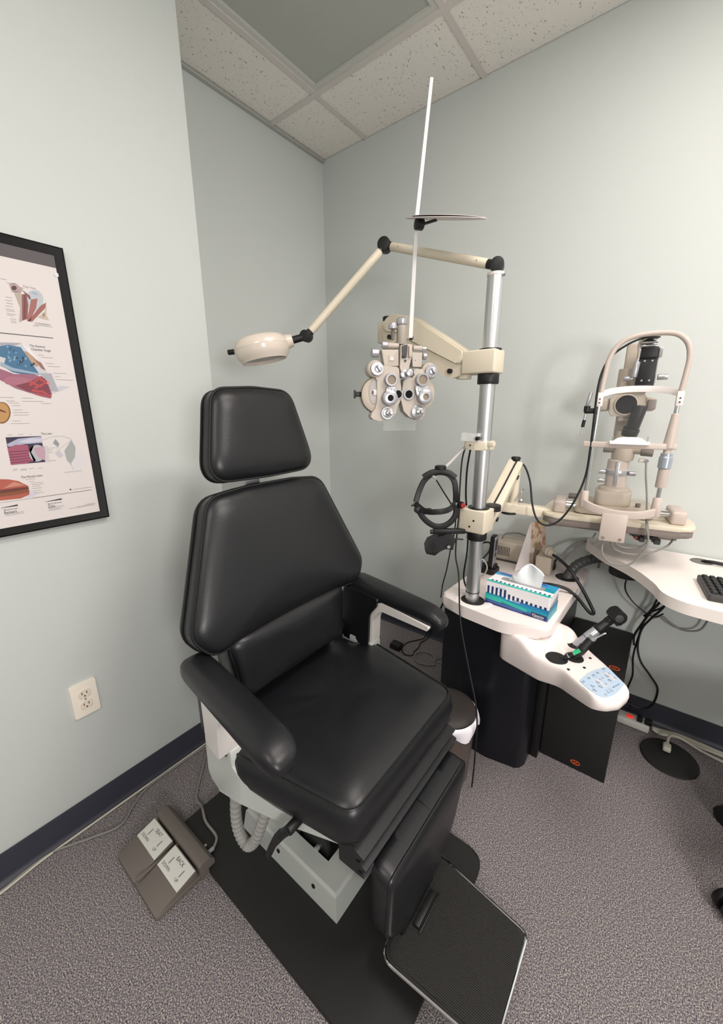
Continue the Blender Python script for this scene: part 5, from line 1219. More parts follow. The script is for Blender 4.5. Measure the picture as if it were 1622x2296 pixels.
# ------------------------------------------------------------------ on the rear of the tray
pn = thing('cordless_phone', 'black and silver cordless phone standing in its cradle behind the pole', 'phone', (1.20, -.305, .638))
b = MB(); b.prism(rpoly([(1.160, -.335), (1.240, -.345), (1.246, -.275), (1.165, -.268)], .012, 4), .638, .662, .006, 2); b.box2((1.19, -.325, .66), (1.238, -.285, .678), .005); part('cradle', b, 'black', pn)
MPn = frame((1.219, -.306, .660), (-.08, .99, 0), (.03, -.05, 1))
b = MB(MPn); b.prism(rpoly([(-.023, 0), (.023, 0), (.024, .145), (-.024, .145)], .007, 4), -.012, .006, .004, 3); o = part('handset', b, 'black', pn)
b = MB(MPn); b.prism(rpoly([(-.022, .002), (.022, .002), (.023, .142), (-.023, .142)], .006, 4), .004, .009, .002); b.m = 1; b.box((0, .104, .0095), (.034, .05, .001), .0004, 1); b.cyl((0, .062, .009), (0, .062, .0105), .009, seg=18)
b.m = 2
for i in range(3):
    for j in range(4): b.box((-.011 + i * .011, .046 - j * .010, .0093), (.007, .005, .001), .0003, 1)
part('face_plate', b, ['silver', 'ink', 'inkg'], o, 'silver face with dark screen')
vb = thing('power_supply', 'beige vented power supply box at the rear of the tray beside the wall', 'power supply', (1.25, -.085, .638))
b = MB(); b.box2((1.165, -.140, .640), (1.345, -.022, .728), .006, 3); cs_ = part('case', b, 'beige', vb)
b = MB()
for k in range(9): b.box2((1.178 + k * .0072, -.1412, .662), (1.1808 + k * .0072, -.1395, .706), .0004, 1)
part('vent', b, 'black', cs_)
b = MB().tube([(1.185, -.10, .728), (1.20, -.085, .752), (1.25, -.07, .760), (1.30, -.065, .748), (1.325, -.06, .728)], .004, 8, 5); part('handle', b, 'mid', vb, 'grey carrying handle')
b = MB(); b.box2((1.165, -.150, .636), (1.345, -.02, .642), .002); part('foot_strip', b, 'dgrey', vb)
cd = thing('tent_card', 'folded standing card with coloured print seen edge-on behind the tissue box', 'card', (1.33, -.15, .638))
b = MB(); e0 = Vector((1.336, -.150, .6385)); e1 = Vector((1.315, -.120, .835)); lf = Vector((1.296, -.238, .6385)); rt = Vector((1.380, -.055, .6385))
def sheet(pts, t=.0012):
    pts = [Vector(p) for p in pts]; n = (pts[1] - pts[0]).cross(pts[2] - pts[0]).normalized() * t
    q_ = MB(); k = len(pts); q_.mesh([p for p in pts] + [p + n for p in pts], [list(range(k)), list(range(k, 2 * k))[::-1]] + [[i, (i + 1) % k, k + (i + 1) % k, k + i] for i in range(k)]); return q_
part('easel_leg', sheet([lf, e0, e1, e1 + Vector((-.004, -.01, -.012))]), 'paper', cd, 'plain white back flap')
MT['cardprint'] = ramp_mat('card_print', 26, [(0.35, (196, 178, 130)), (0.5, (206, 190, 172)), (0.6, (176, 128, 108)), (0.7, (140, 126, 92))], 0.5, 0)
part('front_sheet', sheet([e0, rt, rt + Vector((-.028, .012, .200)), e1]), 'cardprint', cd, 'printed front with warm colours')
tb_ = thing('transformer_box', 'beige box with round cable connector on top, behind the tissue box', 'transformer', (1.395, -.15, .638))
b = MB(); b.box2((1.368, -.198, .638), (1.430, -.105, .716), .004, 2); part('case', b, 'beige', tb_)
b = MB(); b.lathe([(.020, 0), (.022, .004), (.022, .022), (.018, .026), (.018, .036), (.014, .04), (.012, .05)], (1.398, -.165, .742), (.72, -.60, -.15), 22); b.box((1.395, -.155, .725), (.03, .03, .02), .003)
part('connector', b, 'beige', tb_); b = MB(); b.box2((1.430, -.15, .648), (1.436, -.115, .69), .001); part('socket', b, 'black', tb_)
b = MB().tube([(1.427, -.192, .735), (1.47, -.235, .730), (1.515, -.28, .715), (1.57, -.30, .655), (1.612, -.305, .59), (1.618, -.315, .577), (1.603, -.325, .585), (1.560, -.325, .628), (1.520, -.33, .655), (1.47, -.345, .664), (1.41, -.33, .650), (1.36, -.30, .646)], .0062, 10, 8)
solo('power_lead', b, 'cordb', 'thick black power lead looping off the right edge of the tray', 'cord')
b = MB().tube([(1.431, -.13, .67), (1.45, -.11, .70), (1.475, -.08, .745), (1.52, -.055, .772), (1.56, -.045, .765), (1.585, -.042, .735), (1.588, -.045, .70), (1.586, -.05, .665)], .005, 8, 7)
solo('grey_lead', b, 'cordg', 'grey lead arching over the wall behind the tray', 'cord')
b = MB().tube([(1.492, -.17, .630), (1.500, -.155, .660), (1.520, -.125, .690), (1.565, -.085, .712), (1.62, -.075, .725), (1.68, -.09, .728), (1.73, -.13, .725), (1.76, -.16, .735)], .0205, 18, 12, rib=[1, 1, .93, .93])
solo('conduit_hose', b, mat('dark_conduit', (74, 74, 74), 0.4), 'thick dark grey conduit curving from the tray to under the desk', 'conduit', ang=22)
b = MB().tube([(1.190, -.50, .72), (1.205, -.46, .74), (1.222, -.42, .73), (1.232, -.40, .69), (1.215, -.40, .652), (1.18, -.38, .643)], .003, 8, 6)
solo('white_lead', b, 'cordw', 'thin white lead curling behind the pole', 'cord')
b = MB().tube([(1.13, -.19, .642), (1.10, -.17, .66), (1.11, -.14, .70), (1.15, -.15, .712), (1.165, -.20, .69), (1.15, -.25, .655), (1.158, -.30, .644)], .0045, 8, 6)
solo('phone_lead', b, 'cordb', 'black phone lead looping beside the vented box', 'cord')

# ------------------------------------------------------------------ low black cabinet under the console
cb = thing('low_cabinet', 'low matte black box with orange emblem under the console against the back wall', 'cabinet', (1.636, -.24, 0))
part('case', MB().box2((1.526, -.468, 0), (1.748, -.02, .398), .003), 'matte', cb)
def emblem(Mx, rx, ry):
    b = MB(Mx); n = 26; o_ = [(rx * math.cos(2 * PI * k / n), ry * math.sin(2 * PI * k / n)) for k in range(n)]; i_ = [(x * .80, y * .78) for x, y in o_]
    b.ring(o_, i_, 0, .0008)
    for s in (-1, 1): b.poly([(-.008, -s * .005), (-.006, -s * .006), (.008, s * .005), (.006, s * .006)], None, .0008)
    return b
part('emblem', emblem(frame((1.650, -.4684, .032), (1, 0, 0), (0, 0, 1)), .016, .0095), 'orange', cb, 'orange oval emblem on the front')
part('emblem', emblem(frame((1.713, -.342, .3983), (1, 0, 0), (0, 1, 0)), .018, .013), 'orange', cb, 'orange oval emblem on the top')

# ------------------------------------------------------------------ waste bin with a white bag
bn = thing('waste_bin', 'brown metal waste bin with white liner bag between seat and cabinet', 'waste bin', (1.262, -.768, 0))
b = MB(); b.lathe([(.078, 0), (.082, .004), (.098, .262), (.101, .268), (.099, .272), (.094, .268), (.078, .02), (.002, .016)], (1.262, -.768, 0), seg=40); part('body', b, 'bin', bn)
b = MB(); rings = []
for i, (r, z, w) in enumerate([(.090, .258, .0), (.099, .276, .001), (.105, .273, .002), (.108, .262, .004), (.109, .248, .007), (.106, .234, .010)]):
    rings.append([(1.262 + (r + w * math.sin(7 * a + i) * .6) * math.cos(a), -.768 + (r + w * math.sin(7 * a + i) * .6) * math.sin(a), z + w * 1.3 * math.sin(5 * a + 1)) for a in [2 * PI * k / 56 for k in range(56)]])
b.loft(rings, cap=False); part('liner_bag', b, 'bag', bn, 'white plastic liner folded over the rim', ang=80)
b = MB(); b.lathe([(.002, .296), (.06, .294), (.085, .290), (.097, .283), (.101, .275), (.099, .270), (.002, .268)], (1.257, -.764, 0), (0, 0, 1), 40); part('swing_lid', b, 'binlid', bn, 'dark flat lid')
# ------------------------------------------------------------------ slit lamp on its platform
S9 = math.radians(9.0)
sl = thing('slit_lamp', 'beige slit lamp microscope with chin rest frame on a platform before the back wall', 'slit lamp', (1.62, -.22, .90))
MS = frame((1.410, -.352, .945), (math.cos(S9), math.sin(S9), 0), (-math.sin(S9), math.cos(S9), 0))
def sm(): return MB(MS)
po = [(0, 0), (.456, 0), (.466, .10), (.440, .292), (.022, .292), (-.008, .09)]
part('platform', sm().prism(rpoly(po, [.045, .045, .06, .05, .05, .06], 7), -.016, 0, .006, 3), 'cream', sl, 'cream table top')
part('platform_edge', sm().prism(rpoly([(.003, .003), (.453, .003), (.463, .10), (.438, .289), (.024, .289), (-.005, .09)], [.045, .045, .06, .05, .05, .06], 7), -.040, -.013, .010, 3), 'brownb', sl, 'brown-grey lower edge')
b = sm(); b.box2((.02, .06, -.062), (.20, .26, -.038), .006); b.box2((.29, .10, -.075), (.43, .26, -.038), .004); part('underframe', b, 'brownb', sl)
b = sm()
for k in range(16):
    random.seed(40 + k); b.box((.27 + .10 * random.random(), .05 + .08 * random.random(), -.05 - .03 * random.random()), (.012 + .014 * random.random(), .014, .010 + .01 * random.random()), .002, 1)
part('plug_cluster', b, 'dgrey', sl, 'dark cluster of connectors under the platform')
b = sm()
for k in range(5):
    random.seed(80 + k); b.box((.30 + .05 * random.random(), .045 + .05 * random.random(), -.06 - .02 * random.random()), (.012, .010, .012), .002, 1)
part('wire_plug', b, mat('rust_plug', (140, 78, 62), 0.5), sl, 'reddish-brown plugs')
for u0, u1 in ((.030, .072), (.388, .432)):
    part('rail_block', sm().box2((u0, .028, -.001), (u1, .150, .046), .010, 3), 'pink', sl)
b = sm(); b.cyl((.07, .060, .026), (.39, .060, .026), .0075, seg=18); b.cyl((.07, .120, .024), (.39, .120, .024), .0075, seg=18); part('rail', b, 'chrome', sl, 'chrome guide rails')
# moving base and column
b = sm(); b.prism(rpoly([(.100, .045), (.345, .045), (.345, .235), (.100, .235)], .02, 5), .004, .034, .008, 3); bs = part('cross_slide', b, 'beige', sl)
b = sm(); b.cyl((.075, .15, .045), (.105, .15, .045), .011, seg=16, bev=.002); b.cyl((.30, .10, .034), (.30, .10, .048), .008, seg=14); part('slide_knob', b, 'taupe', bs)
b = sm(); b.prism(rpoly([(.165, .075), (.275, .075), (.280, .19), (.160, .19)], [.03, .03, .05, .05], 6), .032, .086, .008, 3); b.lathe([(.052, .086), (.050, .096), (.036, .100)], (.220, .135, 0), seg=32); part('column_base', b, 'beige', sl)
b = sm(); b.lathe([(.034, .096), (.034, .140), (.036, .142), (.036, .162), (.034, .164), (.034, .196), (.031, .199)], (.222, .135, 0), seg=32); co = part('column', b, 'pink', sl)
b = sm(); b.lathe([(.0364, .143), (.0372, .145), (.0372, .160), (.0364, .162)], (.222, .135, 0), seg=32); b.box((.220, .099, .150), (.011, .006, .088), .001)
for sgn, zz in ((-1, .153), (1, .151), (-1, .120)):
    b.cyl((.222 + sgn * .036, .120, zz), (.222 + sgn * .058, .120, zz), .0085, seg=16, bev=.001)
part('column_clamp', b, 'silver', co, 'silver clamp ring and knobs')
b = sm(); b.lathe([(.033, .196), (.036, .21), (.034, .26), (.030, .30)], (.232, .135, 0), seg=28); b.cyl((.26, .125, .235), (.285, .115, .235), .014, seg=16); part('lamp_pivot', b, 'beige', sl)
b = sm(); b.cyl((.168, .118, .236), (.200, .118, .236), .0125, seg=18, bev=.002); b.cyl((.282, .110, .230), (.318, .106, .228), .0125, seg=18, bev=.002); part('pivot_knob', b, 'taupe', sl)
b = sm(); b.box((.290, .118, .200), (.02, .02, .014), .003); b.m = 1; b.cyl((.302, .112, .200), (.302, .104, .200), .007, seg=14); part('cable_socket', b, ['ivory', 'chrome'], sl)
# lower lamp tube
b = sm(); b.cyl((.238, .118, .286), (.244, .112, .312), .026, .026, seg=22, bev=.002); b.cyl((.244, .112, .305), (.258, .100, .388), .0205, .0215, seg=22, bev=.002); part('light_tube', b, 'black', sl, 'black slanting light tube')
b = sm(); b.box2((.196, .17, .26), (.250, .20, .60), .008); b.cyl((.205, .165, .42), (.205, .165, .515), .024, seg=22, bev=.003); part('microscope_arm', b, 'beige', sl)
# microscope head with dark objective
b = sm()
b.prism(rpoly([(.178, .352), (.262, .352), (.274, .372), (.274, .415), (.262, .432), (.178, .432), (.166, .415), (.166, .372)], .004, 3), -.18, -.115, .005, 2, frame((0, 0, 0), (1, 0, 0), (0, 0, 1)))
b.box2((.172, .115, .428), (.268, .175, .452), .004); b.box2((.200, .13, .335), (.240, .18, .356), .003)
for u in (.150, .286): b.box((u, .150, .392), (.034, .05, .046), .010, 3)
mh = part('microscope_head', b, 'beige', sl)
b = sm(); b.lathe([(.030, .117), (.036, .113), (.036, .109), (.032, .108)], (.216, 0, .392), (0, 1, 0), 30, cap=False); b.m = 1; b.lathe([(.001, .112), (.031, .112), (.031, .111), (.001, .111)], (.216, 0, .392), (0, 1, 0), 28)
part('objective', b, ['beige', 'lens'], mh, 'dark round objective')
b = sm(); b.box((.290, .118, .392), (.024, .016, .034), .003); part('filter_block', b, 'brownb', mh)
# illumination tower
b = sm(); b.box2((.232, .092, .445), (.282, .128, .560), .002); b.box2((.230, .085, .540), (.280, .130, .575), .003); tw = part('lamp_tower', b, 'black', sl, 'black illumination tower')
b = sm(); b.box2((.282, .09, .542), (.292, .128, .572), .002); b.box2((.281, .105, .445), (.286, .126, .54), .001); part('side_plate', b, 'silver', tw)
b = sm()
for u in (.247, .268):
    for z in (.470, .532): b.cyl((u, .0925, z), (u, .0905, z), .003, seg=12)
part('tower_screw', b, 'silver', tw)
b = sm(); b.cyl((.222, .105, .592), (.276, .105, .592), .0115, seg=22, bev=.002); b.box((.250, .105, .581), (.05, .02, .008), .001); part('lamp_house', b, 'chrome', tw)
b = sm(); b.lathe([(.026, .600), (.028, .604), (.026, .612), (.016, .618), (.004, .619)], (.250, .07, 0), seg=26); b.m = 1; b.lathe([(.026, .5985), (.027, .601)], (.250, .07, 0), seg=26); part('lamp_cap', b, ['pink', 'black'], tw)
b = sm(); b.cyl((.196, .10, .478), (.222, .10, .478), .0085, seg=16, bev=.001); b.cyl((.290, .10, .480), (.318, .10, .480), .0095, seg=16, bev=.001); part('centring_knob', b, 'silver', tw)
b = sm(); b.cyl((.222, .085, .48), (.226, .085, .530), .010, seg=14, bev=.002); b.cyl((.226, .085, .530), (.228, .085, .570), .0045, seg=10); part('lever', b, 'silver', tw)
# chin rest frame
b = sm(); sec = rpoly([(-.006, -.014), (.006, -.014), (.006, .014), (-.006, .014)], .003, 3)
b.sweep([(.120, -.016, .062), (.150, -.032, .047), (.20, -.042, .036), (.25, -.042, .033), (.30, -.034, .037), (.342, -.016, .050)], sec, 8, False, (0, 0, 1))
for u, z0_, z1_ in ((.1265, .040, .100), (.3365, .030, .096)): b.lathe([(.012, z0_), (.015, z0_ + .006), (.013, z1_ - .004), (.010, z1_)], (u, -.012, 0), seg=22)
part('chin_frame_yoke', b, 'pink', sl, 'curved lower yoke of the chin rest')
b = sm(); b.box2((.186, -.052, -.064), (.262, -.042, .034), .004, 2); br = part('front_bracket', b, 'pink', sl, 'square front bracket plate')
b = sm(); b.box2((.192, -.046, -.03), (.256, .01, .016), .002); b.m = 1
for u in (.199, .249): b.cyl((u, -.0522, -.052), (u, -.0540, -.052), .0048, seg=16)
part('bracket_screw', b, ['pink', 'brownb'], br)
b = sm(); b.cyl((.1275, -.012, .09), (.132, -.012, .43), .0068, seg=18); lpst = part('post', b, 'chrome', sl, 'chrome left post')
b = sm(); b.cyl((.3365, -.012, .09), (.3425, -.012, .43), .0068, seg=18); rp = part('post', b, 'chrome', sl, 'chrome right post')
b = sm(); b.lathe([(.014, .130), (.0150, .134), (.0155, .190), (.013, .192)], (.3345, -.012, 0), (.02, 0, 1), 22); part('lower_sleeve', b, 'pink', rp)
b = sm(); b.lathe([(.0165, .258), (.0165, .270), (.0100, .362), (.008, .364)], (.3345, -.012, 0), (.018, 0, 1), 24); b.cyl((.337, -.012, .236), (.3375, -.012, .262), .0105, seg=20); part('grip_sleeve', b, 'pink', rp)
b = sm(); b.lathe([(.015, .192), (.0185, .195), (.0185, .228), (.016, .231), (.016, .240), (.012, .241)], (.335, -.012, 0), (.012, 0, 1), 24); part('height_knob', b, mat('knurled_grey', (176, 184, 194), 0.3, 0.6), rp, 'knurled height ring')
b = sm(); b.sweep([(.104, -.012, .262), (.17, -.02, .262), (.24, -.024, .262), (.30, -.02, .262), (.356, -.012, .262)], rpoly([(-.010, -.0095), (.010, -.0095), (.010, .0095), (-.010, .0095)], .003, 3), 6, False, (0, 0, 1)); cb_ = part('chin_bar', b, 'pink', sl)
b = sm(); b.box2((.176, -.045, .266), (.286, -.002, .276), .002)
b.cushion([(a, c_) for a, c_ in [(.231 + .045 * math.cos(2 * PI * k / 40), -.024 + .018 * math.sin(2 * PI * k / 40)) for k in range(40)]], [(0, 1, .274), (.002, 1, .279), (.008, .9, .286), (.01, .6, .289), (.01, .3, .288), (.01, .05, .287)], 40)
part('chin_cup', b, mat('chin_cup_white', (244, 244, 246), 0.3), cb_, 'white chin cup')
b = sm(); b.cyl((.184, -.03, .27), (.184, -.03, .292), .0022, seg=8); b.cyl((.279, -.03, .27), (.279, -.03, .292), .0022, seg=8); part('paper_pin', b, 'chrome', cb_)
b = sm(); b.sweep([(.130, -.014, .424), (.16, .008, .434), (.20, .026, .440), (.24, .030, .441), (.28, .026, .439), (.318, .008, .433), (.346, -.014, .422)], rpoly([(-.002, -.010), (.002, -.010), (.002, .010), (-.002, .010)], .001, 2), 8, False, (0, 0, 1))
for u in (.1315, .3435): b.box((u, -.013, .408), (.019, .016, .046), .004)
bb_ = part('brow_band', b, mat('band_white', (230, 222, 218), 0.35), sl, 'curved white brow band')
b = sm()
for u in (.1315, .3435):
    for z in (.398, .410): b.cyl((u, -.0205, z), (u, -.0222, z), .0025, seg=10)
part('band_screw', b, 'dgrey', bb_)
b = sm(); b.tube([(.132, -.012, .425), (.136, -.012, .49), (.142, -.012, .535), (.160, -.012, .573), (.195, -.012, .595), (.250, -.012, .602), (.305, -.012, .596), (.336, -.012, .570), (.348, -.012, .53), (.347, -.012, .48), (.343, -.012, .425)], .0078, 14, 8); part('top_arch', b, 'pink', sl, 'warm grey tubular arch')
b = sm(); b.box2((.150, .040, .055), (.325, .043, .455), .001, 1); part('clear_shield', b, 'acrylic', sl, 'clear acrylic shield')
# fixation pointer on the left post
b = sm(); b.box((.110, -.012, .372), (.040, .014, .018), .004); b.cyl((.098, -.012, .37), (.098, -.012, .388), .010, seg=14); b.cyl((.0945, -.012, .342), (.092, -.012, .318), .0055, seg=14); fx = part('fixation_holder', b, 'black', sl)
b = sm(); b.cyl((.096, -.012, .388), (.104, -.012, .432), .0058, seg=14, bev=.001); b.cyl((.0955, -.012, .36), (.0945, -.012, .342), .004, seg=10); b.cyl((.092, -.012, .318), (.090, -.012, .296), .0016, seg=8); b.ball((.090, -.012, .294), .0028, 10); part('pointer', b, 'silver', fx)
# cables
b = MB(); b.tube([(1.300, -.36, 1.132), (1.330, -.365, 1.115), (1.356, -.37, 1.06), (1.375, -.385, .985), (1.40, -.405, .935), (1.43, -.412, .915), (1.465, -.405, .925), (1.495, -.392, .965), (1.52, -.375, 1.03)] + [MS @ Vector(p) for p in ((.122, -.022, .16), (.124, -.022, .26), (.122, -.022, .36), (.121, -.022, .44), (.128, -.015, .50), (.148, -.005, .545), (.19, .02, .58), (.228, .06, .60))], .0036, 8, 7)
part('lamp_cord', b, 'cordb', sl, 'black cord looping from the arm up the left post')
b = sm(); b.tube([(.240, .06, .60), (.222, .075, .585), (.226, .08, .56), (.227, .083, .54)], .003, 8, 5); part('tower_lead', b, 'beige', sl)
for pts in ([(.302, .104, .196), (.306, .085, .15), (.315, .06, .09), (.318, .02, .04), (.320, -.02, -.005), (.330, -.03, -.05), (.318, -.035, -.10), (.285, -.04, -.140), (.235, -.045, -.142), (.205, -.045, -.11), (.203, -.03, -.06)],
            [(.318, -.012, .02), (.328, -.018, -.03), (.325, -.01, -.07), (.29, -.005, -.09), (.25, -.01, -.085), (.232, -.01, -.055)],
            [(.225, -.02, -.06), (.235, -.03, -.09), (.28, -.03, -.105), (.34, -.01, -.098), (.39, .02, -.075), (.41, .05, -.055)],
            [(.18, .02, -.06), (.17, .01, -.085), (.185, .01, -.10), (.195, .02, -.07)]):
    part('cable', sm().tube(pts, .0032, 8, 7), 'cordg', sl, 'grey cable under the platform')

# ------------------------------------------------------------------ desk along the back wall
dk = thing('desk', 'white wall desk with curved front edge under the slit lamp', 'desk', (2.2, -.2, .745))
de = [(1.528, -.012), (1.532, -.075), (1.609, -.190), (1.690, -.268), (1.738, -.331), (1.780, -.410), (1.800, -.475), (1.850, -.512), (1.945, -.520), (2.75, -.520), (2.75, -.012)]
b = MB().prism(rpoly(de, [.004, .03, .3, .3, .2, .2, .12, .12, .2, .02, .004], 6), .744, .780, .009, 4); part('desk_top', b, 'steelgrey', dk, 'white laminate top', ang=50)
b = MB(); b.box2((2.70, -.48, 0), (2.74, -.02, .745), .002); part('desk_leg', b, 'mid', dk)
b = MB(); b.lathe([(.030, .7795), (.034, .7805), (.032, .7820), (.026, .7815)], (1.905, -.075, 0), seg=28, cap=False); b.cyl((1.905, -.075, .776), (1.905, -.075, .7808), .027, seg=26); part('cable_grommet', b, 'mid', dk)
b = MB(); b.lathe([(.045, 0), (.058, .006), (.060, .045), (.055, .05)], (1.690, -.155, .694), seg=34); solo('cable_box', b, 'black', 'round black box fixed under the left end of the desk', 'box')
kb = thing('keyboard', 'dark computer keyboard lying on the white desk at the right edge', 'keyboard', (2.09, -.375, .780))
MKb = frame((1.880, -.292, .781), (math.cos(-.12), math.sin(-.12), 0), (math.sin(.12), math.cos(.12), 0))
MKb = frame((1.884, -.285, .781), (.992, .125, 0), (-.125, .992, 0))
b = MB(MKb); b.prism(rpoly([(0, -.175), (.42, -.175), (.42, 0), (0, 0)], .008, 3), 0, .018, .004, 2); part('case', b, 'dgrey', kb)
b = MB(MKb)
for r in range(6):
    for k in range(22):
        b.box((.016 + k * .0186, -.018 - r * .026, .021), (.0158, .021 if r else .016, .008), .002, 1, taper=.85)
part('keycaps', b, 'black', kb, 'rows of black keys')
b = MB().tube([(1.905, -.075, .781), (1.93, -.085, .790), (2.0, -.075, .786), (2.1, -.06, .785), (2.25, -.06, .785)], .004, 8, 6); b.tube([(1.907, -.07, .781), (1.935, -.10, .788), (2.02, -.095, .784), (2.2, -.10, .784)], .003, 8, 6)
solo('desk_lead', b, 'cordb', 'dark leads coming out of the grommet on the desk top', 'cord')

# ------------------------------------------------------------------ leads below the desk
def lead(label, pts, r, m='cordb', name='lead', group=None): 
    return solo(name, MB().tube(pts, r, 8, 8), m, label, 'cord', group)
lead('black leads bundle hanging straight from the desk to behind the low cabinet', [(1.83, -.10, .742), (1.815, -.07, .60), (1.79, -.06, .53), (1.768, -.05, .46), (1.752, -.045, .40), (1.757, -.05, .36)], .0045)
lead('black lead curling down to the power strip near the baseboard', [(1.86, -.12, .742), (1.83, -.07, .58), (1.795, -.055, .50), (1.772, -.05, .44), (1.77, -.05, .36), (1.79, -.06, .30), (1.83, -.06, .25), (1.862, -.06, .20), (1.855, -.06, .12), (1.82, -.06, .085), (1.775, -.065, .09)], .0042)
lead('thin black lead from the round box drooping across the wall', [(1.700, -.12, .70), (1.690, -.06, .62), (1.705, -.05, .575), (1.745, -.05, .535), (1.80, -.055, .51), (1.83, -.06, .535)], .003)
lead('grey lead making a wide loop on the wall below the desk', [(1.80, -.05, .50), (1.83, -.03, .51), (1.86, -.03, .49), (1.90, -.03, .475), (1.945, -.03, .49), (1.962, -.03, .53), (1.965, -.05, .60), (1.95, -.08, .742)], .0036, 'cordg')
lead('black lead falling beside the low cabinet to the floor', [(1.81, -.09, .742), (1.80, -.055, .58), (1.776, -.05, .49), (1.765, -.045, .38), (1.762, -.045, .30), (1.772, -.05, .22), (1.765, -.05, .14), (1.79, -.06, .06)], .0036)
lead('short black lead branching off the hanging bundle', [(1.84, -.10, .742), (1.845, -.06, .61), (1.825, -.05, .56), (1.785, -.05, .52), (1.770, -.05, .50)], .004)

# ------------------------------------------------------------------ floor leads, strip and disc on the right
ps = thing('power_strip', 'white power strip with lit red switch behind the console tip on the carpet', 'power strip', (1.80, -.075, 0))
b = MB(); b.box2((1.745, -.100, .002), (1.862, -.045, .036), .008, 3); part('case', b, 'label', ps)
b = MB(); b.box((1.790, -.078, .040), (.022, .014, .008), .002); part('switch', b, 'redlit', ps, 'lit red switch')
b = MB(); b.box((1.855, -.078, .046), (.026, .026, .022), .004); b.box((1.825, -.078, .046), (.020, .024, .022), .004); part('plug', b, 'black', ps)
b = MB(); b.lathe([(.001, 0), (.090, 0), (.094, .003), (.092, .009), (.082, .012), (.001, .014)], (1.932, -.190, 0), seg=56); solo('floor_disc', b, 'rubber', 'flat round black disc lying on the carpet near the back wall', 'disc')
ec = thing('extension_cord', 'white extension cord whose plug end lies on the round black disc', 'cord', (1.93, -.15, 0))
part('cord', MB().tube([(1.922, -.150, .032), (1.924, -.120, .036), (1.936, -.088, .034), (1.972, -.070, .022), (2.03, -.080, .010), (2.10, -.092, .008), (2.25, -.12, .008)], .0052, 10, 8), 'cordw', ec)
b = MB(); b.box((1.921, -.170, .031), (.026, .036, .020), .005, 3); b.cyl((1.9215, -.155, .032), (1.922, -.140, .033), .008, .006, seg=14); part('plug', b, 'cordw', ec, 'pale plug end')
for k, (dy, lab) in enumerate(((0, 'white cord running along the baseboard under the desk, nearest the wall'), (-.012, 'white cord running along the baseboard under the desk, middle one'), (-.024, 'white cord running along the baseboard under the desk, farthest from the wall'))):
    lead(lab, [(1.872, -.07 + dy * .3, .022), (1.90, -.050 + dy, .010), (1.96, -.032 + dy * .8, .008), (2.03, -.034 + dy, .0075), (2.10, -.040 + dy * .7, .0075), (2.30, -.045 + dy, .0075)], .0055, 'cordw')
# cords on the carpet on the left and behind the chair
lead('grey cord lying along the left baseboard and wandering onto the carpet', [(.446, -2.02, .006), (.446, -1.906, .006), (.437, -1.842, .006), (.440, -1.777, .006), (.482, -1.696, .006), (.516, -1.617, .006), (.478, -1.56, .006), (.448, -1.50, .006), (.445, -1.42, .006), (.450, -1.267, .006), (.47, -1.15, .006)], .0034, 'cordg')
lead('pale cord lying tight against the left baseboard', [(.460, -2.05, .006), (.452, -1.906, .006), (.440, -1.80, .006), (.4385, -1.65, .006), (.4385, -1.45, .006), (.4385, -1.20, .006)], .0034, 'cordw')
lead('pale cord coiled on the carpet between chair seat and cabinet', [(.98, -.13, .005), (.935, -.165, .006), (.915, -.20, .006), (.935, -.24, .006), (.875, -.272, .006), (.84, -.265, .006), (.812, -.232, .010), (.818, -.192, .010), (.850, -.168, .012), (.895, -.172, .010), (.925, -.20, .006), (.99, -.20, .005), (1.05, -.22, .005)], .0036, 'cordg')
lead('thin black lead dropping behind the far armrest to the carpet, ending at the adapter', [(.885, -.020, .33), (.858, -.022, .24), (.826, -.045, .146), (.790, -.05, .05), (.770, -.055, .010), (.74, -.10, .006), (.714, -.145, .006), (.712, -.19, .006), (.715, -.22, .010)], .0028)
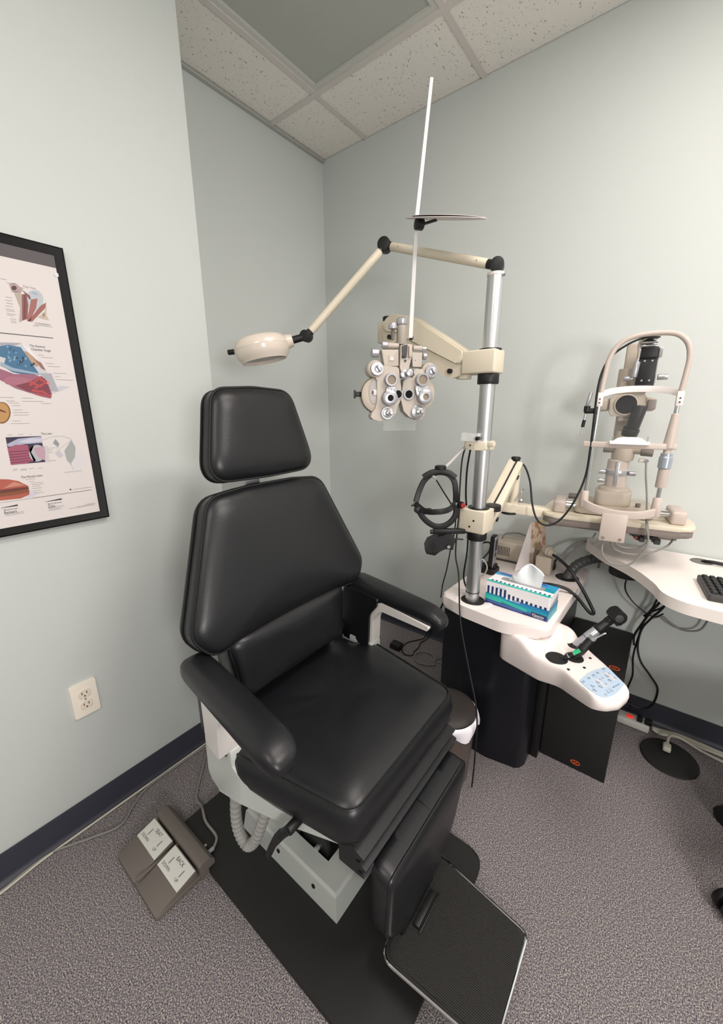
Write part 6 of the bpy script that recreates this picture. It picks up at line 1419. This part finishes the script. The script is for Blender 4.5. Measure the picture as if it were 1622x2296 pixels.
lead('thin black lead dropping behind the far armrest to the carpet, curling nearer the coil', [(.890, -.020, .33), (.862, -.022, .24), (.838, -.04, .16), (.80, -.05, .03), (.782, -.075, .008), (.776, -.105, .006), (.79, -.15, .006), (.79, -.20, .006), (.80, -.232, .006), (.775, -.252, .006), (.745, -.245, .006), (.725, -.225, .010)], .0028)
ad = thing('power_adapter', 'small black power adapter on the carpet behind the seat', 'power adapter', (.695, -.225, 0))
part('case', MB().box((.690, -.225, .018), (.065, .05, .034), .006, 2), 'black', ad)

# ------------------------------------------------------------------ rolling stool at the right edge
so_ = thing('rolling_stool', 'black rolling stool whose casters show at the right edge of the carpet', 'stool', (2.300, -.557, 0))
SX, SY = 2.300, -.557
b = MB(); b.lathe([(.045, .085), (.05, .09), (.045, .13), (.03, .15)], (SX, SY, 0), seg=28); hub_ = part('hub', b, 'black', so_)
b = MB(); b.cyl((SX, SY, .14), (SX, SY, .40), .022, seg=22); part('gas_column', b, 'chrome', so_)
b = MB(); b.lathe([(.002, .39), (.12, .39), (.18, .40), (.192, .42), (.190, .455), (.17, .472), (.08, .478), (.002, .478)], (SX, SY, 0), seg=44); part('seat', b, 'vinyl', so_)
for k in range(5):
    a = math.radians(140.5 + 72 * k); e = Vector((math.cos(a), math.sin(a), 0)); t_ = Vector((-e.y, e.x, 0)); c = Vector((SX, SY, 0))
    b = MB(); b.loft([[c + e * r + t_ * w * s_ + Vector((0, 0, z + h * q_)) for s_, q_ in ((-1, -1), (1, -1), (1, 1), (-1, 1))] for r, w, z, h in ((.03, .024, .108, .020), (.16, .020, .098, .016), (.285, .016, .090, .012), (.292, .012, .090, .010))]); lg = part('leg', b, 'black', so_)
    b = MB(); p = c + e * .275
    for s_ in (-1, 1): b.cyl(p + t_ * (.006 * s_) + Vector((0, 0, .031)), p + t_ * (.026 * s_) + Vector((0, 0, .031)), .031, seg=26, bev=.004)
    b.cyl(p + Vector((0, 0, .03)), p + Vector((0, 0, .095)), .008, seg=12); b.box(p + Vector((0, 0, .056)), (.028, .028, .018), .006)
    part('caster', b, 'black', lg)
